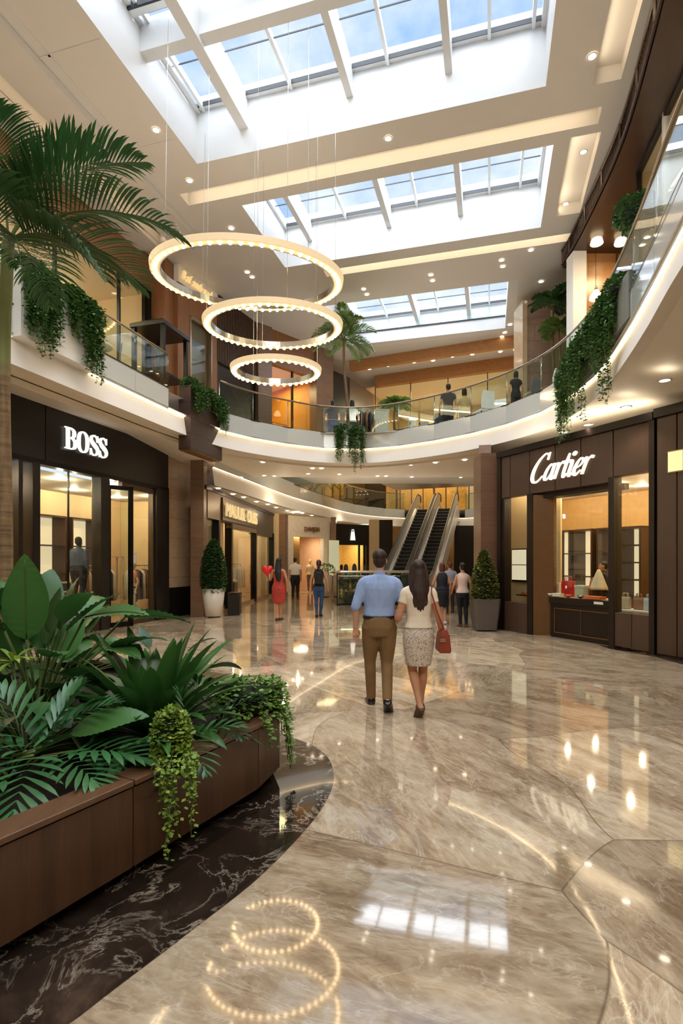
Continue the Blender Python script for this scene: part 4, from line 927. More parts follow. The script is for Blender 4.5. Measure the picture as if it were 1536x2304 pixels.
for a, b in ((0, 0), (1.11, 0), (2.21, 0), (3.28, 0)): m = MB(); m.fbox(KF, a-.02, a+.02, b-.02, b+.03, 0, 1.2); m.build('post', M_blackm, root)
m = MB(); m.fbox(KF, .35, 2.9, .5, 1.2, .06, .46); m.build('counter', M_black, root)
# ================= plants
def leafmat(name, c, rough=.38, var=.35, tip=None):
    T = NT(name); g = T.n('ShaderNodeNewGeometry'); n = T.noise(T.coord(), 9, 3)
    f = T.math('ADD', T.math('MULTIPLY', g.outputs['Random Per Island'], .7), T.math('MULTIPLY', n, .3))
    col = T.ramp(f, [(.1, dim(c, 1-var)), (.55, c), (.95, tip or dim(c, 1+var))])
    b = T.bsdf(col, rough); tr = T.n('ShaderNodeBsdfTranslucent'); T.l(col, tr.inputs[0]); mx = T.n('ShaderNodeMixShader'); mx.inputs[0].default_value = .14
    T.l(b.outputs[0], mx.inputs[1]); T.l(tr.outputs[0], mx.inputs[2]); T.l(mx.outputs[0], T.out.inputs[0]); return T.mat
L_broad = leafmat('leaf_broad', srgb(70, 116, 58), .34); L_dark = leafmat('leaf_dark', srgb(46, 84, 44), .36); L_split = leafmat('leaf_split', srgb(66, 116, 68), .3)
L_nest = leafmat('leaf_nest', srgb(66, 110, 52), .26); L_lime = leafmat('leaf_lime', srgb(120, 152, 48), .5, .35, srgb(176, 190, 78)); L_mid = leafmat('leaf_mid', srgb(112, 150, 60), .5, .4)
L_ivy = leafmat('leaf_ivy', srgb(76, 116, 52), .5, .45); L_palm = leafmat('leaf_palm', srgb(58, 98, 50), .36, .35); L_palm2 = leafmat('leaf_palm_light', srgb(110, 140, 62), .45, .4)
L_box = leafmat('leaf_box', srgb(60, 98, 46), .45, .45); L_gold = leafmat('leaf_gold', srgb(92, 108, 40), .5, .5, srgb(150, 130, 56))
M_stem = plain('stem_green', srgb(84, 104, 50), .5, var=.2); M_core = plain('foliage_light_block', srgb(20, 32, 16), .9, var=.3, scale=12)  # M_core: dark filler added inside foliage to block light
def trunk_mat():
    T = NT('palm_trunk'); vec = T.coord((1, 1, 14)); n = T.noise(vec, 1.6, 4, .6, .3); n2 = T.noise(T.coord((8, 8, 1.5)), 2, 4)
    z = T.n('ShaderNodeSeparateXYZ'); T.l(T.coord(), z.inputs[0])
    c1 = T.ramp(T.math('ADD', T.math('MULTIPLY', n, .6), T.math('MULTIPLY', n2, .4)), [(.35, srgb(96, 74, 50)), (.6, srgb(158, 130, 94))])
    k = T.ramp(T.math('DIVIDE', z.outputs[2], 10.0), [(.29, (0, 0, 0)), (.31, (1, 1, 1))])
    col = T.mix(k, c1, srgb(140, 146, 90)); T.bsdf(col, .6, 0, n, .4, .02); return T.mat
M_trunk = trunk_mat(); M_bark = plain('bark', srgb(112, 84, 58), .7, var=.25, scale=20)
def axis(d, up=V(0, 0, 1)):
    d = d.normalized(); s = d.cross(up); s = s.normalized() if s.length > 1e-4 else V(1, 0, 0); return d, s, s.cross(d).normalized()
def leaf(m, p, d, L, wd, droop=.4, fold=.15, n=8, shape='ovate', roll=0, rip=0):
    """one blade: a strip with a folded midrib, bending down along its length"""
    d = d.normalized(); p = V(*p); rows = []; q = p.copy(); dirn = d.copy()
    for i in range(n+1):
        t = i/n
        if shape == 'ovate': w_ = math.sin(PI*min(t**.75, 1))**.8
        elif shape == 'heart': w_ = (math.sin(PI*t**.5)**.9)*(1.0)
        elif shape == 'strap': w_ = min(1, (.25+t*1.6))*(1-max(0, (t-.55)/.45)**2)
        else: w_ = math.sin(PI*t**.9)
        w_ = max(w_, 0)*wd/2
        dd, s, u = axis(dirn)
        if roll: s = Matrix.Rotation(roll, 3, dd) @ s; u = s.cross(dd)
        rp = rip*(1 if i % 2 else -1)*wd*(1 if 0 < i < n else 0)
        rows.append((q-s*w_+u*(fold*w_+rp), q.copy(), q+s*w_+u*(fold*w_+rp)))
        q = q+dirn*(L/n); dirn = (dirn+V(0, 0, -droop/n*(.4+1.4*t))).normalized()
    vs = [x for r in rows for x in r]; fs = []
    for i in range(n): a = i*3; fs += [(a, a+1, a+4, a+3), (a+1, a+2, a+5, a+4)]
    m.add(vs, fs); return q
def midrib(p, d, L, droop, n):
    d = d.normalized(); q = V(*p); out = [q.copy()]
    for i in range(n): t = i/n; q = q+d*(L/n); d = (d+V(0, 0, -droop/n*(.4+1.4*t))).normalized(); out.append(q.copy())
    return [x+V(0, -.003, .004) for x in out[::3]]
def rdir(r, az, el): return V(math.cos(el)*math.cos(az), math.cos(el)*math.sin(az), math.sin(el))
def build_plant(name, c, label, fol, mat, stems=None, cat='plant', group=None, smat=None, fname='foliage'):
    root = thing(name, c, label, cat, group); fol.build(fname, mat, root, True, recalc=False)
    if stems and stems.v: stems.build('stem', smat or M_stem, root, True)
    return root
def curve_to(p, d, L, droop, n=6):
    P = [V(*p)]; d = d.normalized()
    for i in range(n): P.append(P[-1]+d*(L/n)); d = (d+V(0, 0, -droop/n)).normalized()
    return P, d
def stalk_plant(c, nl, hmin, hmax, Lr, Wr, shape, r, spread=.9, droopl=.9, el=(.5, 1.3), rip=0, az=None, fold=.15, aim=None):
    f, s = MB(), MB()
    for i in range(nl):
        a = r.uniform(0, 2*PI) if az is None else r.uniform(*az); h = r.uniform(hmin, hmax); e = r.uniform(*el)
        P, d = curve_to(c, rdir(r, a, e), h, spread*r.uniform(.3, 1)); s.tube(P, [.009, .009, .008, .007, .006, .005, .005], 5, cap=False)
        L = r.uniform(*Lr); dd = (d+V(0, 0, r.uniform(-.5, .2))).normalized()
        if aim is not None: dd = (dd+aim).normalized()
        leaf(f, P[-1], dd, L, L*r.uniform(*Wr), droopl*r.uniform(.5, 1.2), fold, 18 if rip else 9, shape, r.uniform(-.5, .5), rip)
    return f, s
r = random.Random(3)
# big banana-like leaves, back left
c = V(-2.25, 3.95, .42); f, s = stalk_plant(c, 26, .45, .95, (.34, .5), (.42, .55), 'ovate', r, .7, .9, (.75, 1.45), .012)
for px, py, Y, d, L in ((60, 1440, 3.7, V(.1, -.2, 1), .62), (190, 1390, 3.8, V(1, -.15, .25), .5), (280, 1390, 3.9, V(1, -.1, .12), .52), (110, 1480, 3.5, V(.5, -.6, .3), .42), (10, 1420, 3.6, V(-.3, -.3, .9), .5), (230, 1460, 3.7, V(.8, -.5, .1), .42), (0, 1370, 3.9, V(.6, -.3, .5), .5), (150, 1420, 3.7, V(.7, .1, .7), .45)):
    p = at(px, py, Y); s.tube([c, c.lerp(p, .5)+V(0, 0, .08), p], .01, 5); leaf(f, p, d, L, L*.46, .5, .16, 26, 'ovate', r.uniform(-.4, .4), .02); s.tube(midrib(p, d, L, .5, 26), .0045, 5)
build_plant('banana_leaf_plant', c, 'tall plant with big broad paddle leaves at the back left of the planter', f, L_broad, s)
c = V(-1.95, 3.3, .42); f, s = stalk_plant(c, 46, .25, .62, (.2, .3), (.62, .8), 'heart', r, 1.0, .8, (.3, 1.25), .0, None, .1, V(.1, -.5, -.5))
build_plant('heart_leaf_plant', c, 'dark heart leaved plant drooping in the left middle of the planter', f, L_dark, s)
c = V(-2.6, 4.7, .42); f, s = stalk_plant(c, 30, .4, .8, (.3, .42), (.4, .5), 'ovate', r, .8, .9, (.5, 1.4), .012)
build_plant('broad_leaf_plant', c, 'broad leaved plant behind the palm trunk base in the planter', f, L_broad, s)
# bird's nest rosette
c = V(-1.28, 3.62, .45); f, s = MB(), MB()
for i in range(64):
    k = i/64; a = i*2.399; e = .25+1.1*k**.8; L = r.uniform(.68, .98)*(1-.15*k)
    leaf(f, c+rdir(r, a, .2)*.04, rdir(r, a, e), L, r.uniform(.1, .14), 1.0*(1-.35*k), .28, 10, 'strap', r.uniform(-.2, .2))
build_plant('birds_nest_plant', c, 'large rosette of long strap leaves in the middle of the planter', f, L_nest)
# split leaf plants
def split_leaf(f, p, d, L, r, nf=9, wd=1.0, droop=.5):
    P, _ = curve_to(p, d, L, droop, 8)
    for i in range(nf):
        t = .06+.9*i/(nf-1); k = t*8; j = min(int(k), 7); q = P[j].lerp(P[j+1], k-j); dd, s, u = axis(P[j+1]-P[j])
        ll = L*.62*wd*math.sin(PI*(.22+.66*t))
        for sg in (-1, 1):
            ang = 1.25-.85*t; v = dd*math.cos(ang)+s*sg*math.sin(ang)+u*.18
            leaf(f, q, v, ll, L*.085*(1.15-.2*t), .55, .12, 5, 'strap')
    leaf(f, P[-2], P[-1]-P[-2], L*.3, L*.09, .4, .1, 5, 'strap')
def split_plant(c, leaves, r, label, mat=None, name='split_leaf_plant', nf=9):
    f, s = MB(), MB()
    for p, d, L in leaves:
        s.tube([c, c.lerp(p, .6)+V(0, 0, .06), p], .008, 5); split_leaf(f, p, d, L, r, nf)
    return build_plant(name, c, label, f, mat or L_split, s)
split_plant(V(-1.85, 2.85, .42), [(at(75, 1700, 2.75), V(.25, -.9, -.25), .40), (at(80, 1690, 2.85), V(-.5, .2, .7), .42), (at(95, 1680, 2.9), V(.3, .3, .85), .34), (at(60, 1690, 2.8), V(-.9, -.3, .3), .4), (at(130, 1700, 2.85), V(.8, -.5, .0), .36), (at(165, 1690, 2.95), V(1, -.1, .15), .42), (at(20, 1750, 2.6), V(-.6, -.8, -.1), .36), (at(110, 1650, 3.0), V(.7, .3, .5), .36)], r, 'glossy split leaf plant spilling over the front left rim')
split_plant(V(-1.1, 3.3, .42), [(at(430, 1665, 3.2), V(.5, -.7, -.25), .25), (at(440, 1650, 3.3), V(.9, .2, .3), .27), (at(425, 1640, 3.3), V(-.1, -.2, .9), .25), (at(280, 1690, 3.0), V(.1, -.9, -.3), .25), (at(290, 1680, 3.0), V(.7, -.3, .4), .25)], r, 'small split leaf plant between the lime creeper and the rosette', nf=6)
split_plant(V(-.88, 3.72, .42), [(at(480, 1630, 3.6), V(.6, -.5, .1), .28), (at(490, 1610, 3.7), V(.8, .3, .5), .3), (at(475, 1600, 3.7), V(-.2, -.4, .9), .3), (at(520, 1600, 3.8), V(.7, -.1, .6), .26)], r, 'dark split leaf plant right of the rosette', L_dark, nf=7)
c = at(215, 1650, 3.1); c.z = .42; f, s = MB(), MB(); p = at(160, 1650, 3.0); s.tube([c, p], .01, 5)
leaf(f, p, V(.95, .1, .38), .44, .19, .5, .14, 26, 'ovate', .5, .014); leaf(f, p+V(-.05, .1, 0), V(-.8, .2, .5), .34, .15, .6, .14, 10, 'ovate', -.3, .006)
build_plant('peace_lily', c, 'plant with one large pale veined leaf lying above the split leaves', f, L_broad, s)
f, s = MB(), MB(); c = at(30, 1490, 3.3)
for i in range(16): leaf(f, c, rdir(r, i*.39, r.uniform(.0, .9)), .17, .03, 1.3, .2, 6, 'strap')
s.tube([V(c.x, c.y+.1, .42), c], .006, 5); build_plant('fan_fern', c, 'small bright green fan fern at the left edge among dark leaves', f, L_lime, s)
c = V(-1.55, 4.6, .42); f, s = stalk_plant(c, 40, .2, .55, (.22, .34), (.35, .5), 'ovate', r, .9, .9, (.4, 1.35), .008)
build_plant('shade_plant', c, 'low leafy filler plant at the far back of the planter', f, L_dark, s)
c = V(-3.3, 4.0, .42); f, s = stalk_plant(c, 40, .3, .8, (.26, .4), (.4, .5), 'ovate', r, .9, .9, (.4, 1.35), .008)
build_plant('shade_plant', c, 'leafy filler plant at the left frame edge of the planter', f, L_dark, s)
c = V(-1.95, 2.45, .42); f, s = stalk_plant(c, 26, .1, .25, (.14, .22), (.3, .45), 'ovate', r, .9, .9, (.4, 1.35), .0)
build_plant('shade_plant', c, 'low dark filler plant in front of the split leaf plant', f, L_dark, s)
# small leaved trailing plants
def leaflet(f, p, s, r, out=None):
    a = r.uniform(0, 2*PI); d = V(math.cos(a), math.sin(a), r.uniform(-1.0, .35))
    if out is not None: d = d+out*1.2
    d, sd, u = axis(d); w_ = s*.42; tw = r.uniform(-.5, .5); sd = (sd+u*tw).normalized()
    f.add([p, p+d*s*.45+sd*w_, p+d*s, p+d*s*.45-sd*w_, p+d*s*.5+u*s*.12], [(0, 1, 4), (1, 2, 4), (2, 3, 4), (3, 0, 4)])
def strand(f, st, p, L, s, r, out, dens=1.0, wob=.02, taper=True, fuzz=.04):
    n = max(4, int(L/.03)); P = [V(*p)]
    for i in range(n): P.append(P[-1]+V(r.uniform(-wob, wob)*.5+out.x*.02*math.exp(-i*.4), r.uniform(-wob, wob)*.5+out.y*.02*math.exp(-i*.4), -L/n))
    st.tube(P[::3]+[P[-1]], .0035, 4, cap=False)
    for i, q in enumerate(P):
        k = (1-.6*i/n) if taper else 1
        for _ in range(max(1, int(2.2*dens*k+r.random()))):
            leaflet(f, q+V(r.uniform(-1, 1), r.uniform(-1, 1), r.uniform(-1, 1))*fuzz*k, s*r.uniform(.7, 1.2), r, out)
def tuft(f, c, rx, ry, rz, n, s, r, out=None, zmin=-.4):
    for _ in range(n):
        a = r.uniform(0, 2*PI); z = r.uniform(zmin, 1); k = math.sqrt(max(0, 1-z*z)); q = r.uniform(.8, 1.05); d = V(rx*k*math.cos(a)*q, ry*k*math.sin(a)*q, rz*z*q)
        leaflet(f, V(*c)+d, s*r.uniform(.7, 1.3), r, d.normalized())
def trailer(name, c, label, mat, tufts, strands, s, r, core=True, cat='trailing plant', group=None, n=260, dens=1.0, fuzz=.045):
    f, st, cr = MB(), MB(), MB()
    for (tc, rx, ry, rz) in tufts:
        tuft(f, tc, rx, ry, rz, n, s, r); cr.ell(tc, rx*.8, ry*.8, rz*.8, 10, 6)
    for p, L, out in strands: strand(f, st, p, L, s, r, out, dens, fuzz=fuzz)
    root = build_plant(name, c, label, f, mat, st, cat, group)
    if core: cr.build('light_block_core', M_core, root, True)  # added dark body that stops light passing between the leaves
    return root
o_ = V(.5, -.8, 0)
lt = at(385, 1655, 3.02); LS = []
for i in range(16):
    p = at(r.uniform(335, 420), r.uniform(1690, 1720), r.uniform(2.78, 2.92)); p.x += .03; LS.append((p, r.choice([.12, .2, .3, .42])*r.uniform(.8, 1.1), o_))
LS += [(at(372, 1730, 2.82), .46, o_), (at(362, 1730, 2.8), .42, o_), (at(380, 1725, 2.83), .36, o_)]
trailer('lime_creeper', lt, 'lime green trailing creeper hanging down the planter front', L_lime, [(lt, .105, .1, .16), (lt+V(.03, -.06, -.13), .12, .08, .1)], LS, .029, r, n=700, dens=1.3, fuzz=.026)
rt = V(-.68, 4.0, .6); RS = []
for i in range(18):
    t = r.random(); p = V(-.6+.14*t, 3.72+.45*t, .54); RS.append((p+V(.03, 0, 0), r.choice([.08, .12, .2])*r.uniform(.8, 1.2), V(1, -.2, 0)))
RS += [(V(-.45, 3.95+.03*i, .54), .44-.05*(i % 3), V(1, -.1, 0)) for i in range(6)]
trailer('creeping_fern', rt, 'bushy light green creeper spilling over the far right end of the planter', L_mid, [(rt, .2, .3, .17), (rt+V(.12, .12, -.0), .14, .2, .14), (rt+V(-.15, .1, .02), .16, .25, .12)], RS, .036, r, n=520, dens=.9, fuzz=.03)
# ================= palms
def frond(f, s, p, d, L, r, nl=34, ll=.42, lw=.03, droop=1.0, hang=.6, rach=.012):
    P, _ = curve_to(p, d, L, droop, 12); s.tube(P, [rach*(1-.07*i) for i in range(13)], 5, cap=False)
    for i in range(nl):
        t = .16+.84*i/(nl-1); k = min(t*12, 11.999); j = int(k); q = P[j].lerp(P[j+1], k-j); dd, sd, u = axis(P[j+1]-P[j])
        l = ll*math.sin(PI*(.18+.74*t))*r.uniform(.9, 1.08)
        for sg in (-1, 1):
            ang = 1.15-.6*t; v = dd*math.cos(ang)+sd*sg*math.sin(ang)+u*.35
            leaf(f, q, v, l, lw*r.uniform(.8, 1.2), hang*r.uniform(.8, 1.4), .25, 5, 'strap')
def palm(name, base, top, label, fronds, r, mat, tr=(.075, .055), nl=34, ll=.42, lw=.03, tmat=None, droop=1.1, hang=.7, crown=True):
    root = thing(name, base, label, 'palm tree'); f, s, t = MB(), MB(), MB()
    P = [base.lerp(top, k/10) for k in range(11)]
    for i, q in enumerate(P): q.x += .03*math.sin(i*.7)*(i/10)
    t.tube(P, [tr[0]+(tr[1]-tr[0])*k/10 for k in range(11)], 12); t.build('trunk', tmat or M_trunk, root, True)
    for d, L in fronds: frond(f, s, P[-1], d, L, r, nl, ll, lw, droop, hang)
    f.build('fronds', mat, root, True, recalc=False); s.build('leaf_stalks', M_stem, root, True)
    return root
r = random.Random(12)
pb, ptop = V(-3.13, 4.95, .42), at(14, 545, 4.95)
palm('palm_tree', pb, ptop, 'tall foreground palm with a slim trunk rising from the planter, left edge',
     [(V(.7, -.05, 1.05), 1.5), (V(1.0, -.1, .62), 1.75), (V(.95, -.3, .12), 1.25), (V(.35, .1, .95), 1.25), (V(-.5, .1, .8), 1.3), (V(-1, -.2, .5), 1.4), (V(.6, .55, .55), 1.35), (V(-.2, .9, .6), 1.3), (V(.6, -.75, -.1), 1.0), (V(.1, -.9, .45), 1.1), (V(.05, -.2, 1.1), 1.0)], r, L_palm, (.066, .052), 36, .60, .03, None, 1.35, .95)
def rand_palm(name, base, top, label, L, nfr, seed, mat, ll, lw=.05, tr=(.05, .035), nl=22):
    r = random.Random(seed); fr = [(rdir(r, i*2.4, r.uniform(.1, 1.2)), L*r.uniform(.8, 1.1)) for i in range(nfr)]
    return palm(name, base, top, label, fr, r, mat, tr, nl, ll, lw, M_bark, 1.3, .8)
bp = V(.22, 16.35, 5.6); rand_palm('palm_tree', bp, at(772, 765, 16.35), 'feathery palm with a thin trunk at the middle of the back balcony', 1.0, 18, 5, L_palm2, .42, .045)
p2 = V(6.25, 15.6, 5.47); rand_palm('palm_tree', p2, at(1243, 690, 15.6), 'dark palm on the right balcony in front of the stone pier, upper crown', .75, 12, 6, L_palm, .34, .05, (.05, .03))
p3 = V(6.45, 15.2, 5.47); rand_palm('palm_tree', p3, at(1255, 738, 15.2), 'lower crown of greenery just below the dark palm on the right balcony', .5, 10, 8, L_palm2, .3, .05, (.03, .02))
p4 = V(1.9, 19.0, 5.5); rand_palm('potted_palm', p4, at(887, 915, 19.0), 'bushy potted palm behind the glass rail left of the cafe tables', .62, 16, 9, L_palm2, .3, .05, (.05, .03))
p5 = V(3.75, 36.4, 5.0); rand_palm('palm_tree', p5, at(893, 1078, 36.4), 'left distant palm on the far upper floor above the escalators', 1.2, 12, 10, L_palm2, .6, .09, (.08, .05), 14)
p6 = V(6.4, 36.4, 5.0); rand_palm('palm_tree', p6, at(975, 1078, 36.4), 'right distant palm on the far upper floor above the escalators', 1.1, 12, 11, L_palm2, .6, .09, (.08, .05), 14)
# ================= hanging greenery on the balconies
r = random.Random(21)
def hanging(c, tx, strands, label, s=.058, mat=None, group=None, n=420, dens=1.6, fuzz=.075): return trailer('hanging_plant', c, label, mat or L_ivy, tx, strands, s, r, True, 'hanging plant', group, n, dens, fuzz)
def curtain(F, a0, a1, b, z, Lf, cnt): return [(F.p(a, b+r.uniform(0, .06), z), Lf((a-a0)/(a1-a0))*r.uniform(.75, 1.1), F.b) for a in [r.uniform(a0, a1) for _ in range(cnt)]]
hanging(W(6.95, -6.8, 6.15), [(W(6.6, -6.82, 6.14), .24, .22, .16), (W(6.9, -6.82, 6.1), .22, .22, .14)], curtain(UV, 6.42, 7.05, -6.72, 6.12, lambda t: .95+.25*math.sin(PI*t), 40), 'left one of two ivy curtains hanging on the white balcony planter')
hanging(W(7.85, -6.8, 6.15), [(W(7.45, -6.82, 6.12), .24, .22, .14), (W(7.8, -6.82, 6.1), .22, .24, .14)], curtain(UV, 7.25, 7.98, -6.72, 6.1, lambda t: .6+.75*t, 44), 'right one of two ivy curtains hanging on the white balcony planter')
hanging(W(11.35, -6.88, 5.8), [(W(11.3, -6.88, 5.84), .2, .2, .18), (W(11.5, -6.84, 5.8), .18, .18, .15)], curtain(UV, 11.12, 11.65, -6.71, 5.78, lambda t: .6-.1*t, 30), 'left tuft of ivy on the timber clad balcony planter')
hanging(W(12.3, -6.88, 5.8), [(W(12.1, -6.88, 5.84), .2, .2, .17), (W(12.42, -6.84, 5.8), .18, .18, .14)], curtain(UV, 12.0, 12.62, -6.71, 5.78, lambda t: .4+.4*t, 30), 'right tuft of ivy on the timber clad balcony planter')
CF = Frame((.22, 16.0), (1, 0), (0, -1))
hanging(CF.p(0, 0, 5.62), [(CF.p(-.2, -.1, 5.62), .24, .2, .14), (CF.p(.2, -.1, 5.6), .24, .2, .14)], curtain(CF, -.38, -.12, .08, 5.6, lambda t: .9, 18)+curtain(CF, .0, .46, .08, 5.6, lambda t: .8+.4*math.sin(PI*t*.9), 28)+[(CF.p(.2, .1, 5.6), 1.35, CF.b)], 'ivy hanging from the pale planter at the middle of the back balcony', .055)
RG = Frame((4.3, 8.25), (.13, .99), (-.99, .13))
rs = []
for i in range(150):
    a = r.uniform(-.2, 3.1); z = 5.78-.12*max(0, a-1); rs.append((RG.p(a, r.uniform(-.02, .16)-.06*max(0, a-1.8)**2, z), (.72+.8*max(0, math.cos(2*PI*(a-.35)/1.18)))*r.uniform(.6, 1.1), RG.b))
hanging(RG.p(.3, 0, 5.8), [(RG.p(-.1+.45*i, .02-.06*max(0, .45*i-1.9)**2, 5.8-.05*i), .24, .3, .2) for i in range(8)], rs, 'large mass of ivy cascading over the right balcony', .058, None, None, 380, 1.5, .09)
# rounded shrub up by the right rail, with a slim stem
c = at(1432, 480, 9.3); f, s = MB(), MB(); tuft(f, c, .36, .3, .3, 900, .07, r, None, -1); s.tube([V(c.x, c.y, 5.47), c], .03, 6)
rt_ = build_plant('potted_tree', V(c.x, c.y, 5.47), 'round topped small tree behind the right balcony rail, up high', f, L_box, s, 'tree'); m = MB(); m.ell(c, .27, .22, .22); m.build('light_block_core', M_core, rt_, True)  # added dark core blocks light through the crown
# shrubs in the pots
def shrub(c, z0, z1, rad, label, mat, n, s, cone=.3):
    f, st, cr = MB(), MB(), MB(); H_ = z1-z0
    def rr_(t): return rad*(math.sin(PI*min(1, .16+.84*t)**.8)**.55)*(1-cone*t)
    for _ in range(n):
        t = r.random(); a = r.uniform(0, 2*PI); q = rr_(t)*r.uniform(.82, 1.08); d = V(math.cos(a), math.sin(a), 0); leaflet(f, c+d*q+V(0, 0, z0+t*H_), s*r.uniform(.7, 1.3), r, d+V(0, 0, .3))
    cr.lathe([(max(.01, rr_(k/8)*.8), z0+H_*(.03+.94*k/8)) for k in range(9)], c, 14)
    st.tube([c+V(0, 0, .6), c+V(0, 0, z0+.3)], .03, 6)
    root = build_plant('clipped_shrub', c, label, f, mat, st, 'shrub'); cr.build('light_block_core', M_core, root, True)  # dark core added inside the shrub to block light
shrub(PW, .72, 2.26, .34, 'tall dense dark green shrub in the white pot', L_box, 3000, .075, .02)
shrub(PG, .68, 1.9, .33, 'olive green cone shrub with golden leaves in the grey pot', L_gold, 2800, .06, .36)
c = V(-.75, 24.5, 0); pot('plant_pot', c, .25, .32, 1.0, plain('pot_pale', srgb(206, 196, 176), .5), 'distant pale tall pot left of the kiosk')
f = MB(); tuft(f, c+V(0, 0, 1.2), .42, .36, .3, 300, .1, r); build_plant('pot_bush', c+V(0, 0, 1.0), 'low light green bush in the distant pale pot', f, L_mid, None, 'shrub')
c = S2.p(1.6, .8, .05); f = MB(); st = MB(); tuft(f, c+V(0, 0, 1.9), .3, .3, .55, 500, .08, r, None, -1); st.tube([c, c+V(0, 0, 1.9)], .025, 6); build_plant('window_tree', c, 'small conical tree in the window of the gold lettered shop', f, L_gold, st, 'tree')
c = W(8.6, -10.3, .05); f, st = stalk_plant(c, 60, .9, 1.7, (.2, .3), (.3, .4), 'ovate', r, .5, .9, (1.0, 1.5)); build_plant('window_plant', c, 'leafy plant behind the glass beside the palm trunk, black shop', f, L_mid, st)
for k, px in enumerate((780, 812)):
    c = KF.p(.3+.45*k, .35, .5); f = MB(); tuft(f, c, .2, .16, .3, 160, .08, r, None, -1); build_plant('kiosk_plant', c, ('left', 'right')[k]+' golden green plant inside the glass kiosk', f, L_gold, None)
# ================= people
def cloth(name, c, var=.1, bump=.35, scale=7, rough=.8, pat=None):
    T = NT(name); vec = T.coord((1, 1, .55)); n = T.noise(vec, scale, 3, .5, 1.2)
    col = T.ramp(n, [(.3, dim(c, 1-var)), (.7, dim(c, 1+var))])
    if pat == 'speckle':
        k = T.noise(T.coord(), 55, 4, .7); col = T.ramp(k, [(.36, srgb(120, 96, 78)), (.46, srgb(186, 168, 150)), (.56, srgb(226, 214, 200)), (.68, srgb(150, 128, 108))])
    if pat == 'crinkle':
        k = T.noise(T.coord((1, 1, 5)), 12, 3); col = T.mix(.5, col, T.ramp(k, [(.35, dim(c, .55)), (.65, dim(c, 1.4))]))
    T.bsdf(col, rough, 0, n, bump, .02); return T.mat
def hair_mat(name, c):
    T = NT(name); n = T.noise(T.coord((60, 60, 3)), 1.4, 4, .6); col = T.ramp(n, [(.3, dim(c, .45)), (.55, c), (.75, dim(c, 2.2))]); T.bsdf(col, .58, 0, n, .3, .01); return T.mat
K_skin = [plain('skin_light', srgb(206, 158, 128), .5, var=.05, scale=5), plain('skin_tan', srgb(186, 132, 98), .5, var=.05, scale=5), plain('skin_brown', srgb(150, 100, 72), .5, var=.05, scale=5)]
H_black = hair_mat('hair_black', srgb(22, 17, 16)); H_brown = hair_mat('hair_brown', srgb(52, 30, 20)); H_red = hair_mat('hair_auburn', srgb(96, 48, 28))
def remesh(m, name, mat, parent, vox, it=4, z_off=None):
    o = m.build(name, mat, None); md = o.modifiers.new('r', 'REMESH'); md.mode = 'VOXEL'; md.voxel_size = vox
    sm = o.modifiers.new('s', 'SMOOTH'); sm.iterations = it; sm.factor = .5
    bpy.context.view_layer.update()
    me = bpy.data.meshes.new_from_object(o.evaluated_get(bpy.context.evaluated_depsgraph_get())); old = o.data; o.modifiers.clear(); o.data = me; bpy.data.meshes.remove(old)
    me.name = name; me.polygons.foreach_set('use_smooth', [True]*len(me.polygons)); o.parent = parent; return o
def rings(m, R, n=16):
    m.loft([[(cx+rx*math.cos(2*PI*i/n), cy+ry*math.sin(2*PI*i/n), z) for i in range(n)] for z, rx, ry, cx, cy in R])
def chain(m, pts, rad, n=10, k=4):
    P = catmull(pts, k); R = []
    for i in range(len(P)):
        t = i/k; j = min(int(t), len(rad)-2); f = t-j; R.append(rad[j]+(rad[j+1]-rad[j])*f)
    m.tube(P, R, n)
STAND = dict(kL=(-.095, .02, .50), aL=(-.1, -.02, .08), kR=(.095, .02, .50), aR=(.1, -.02, .08), tL=0, tR=0, eL=(-.235, -.04, 1.14), wL=(-.23, .02, .9), eR=(.235, -.04, 1.14), wR=(.23, .02, .9))
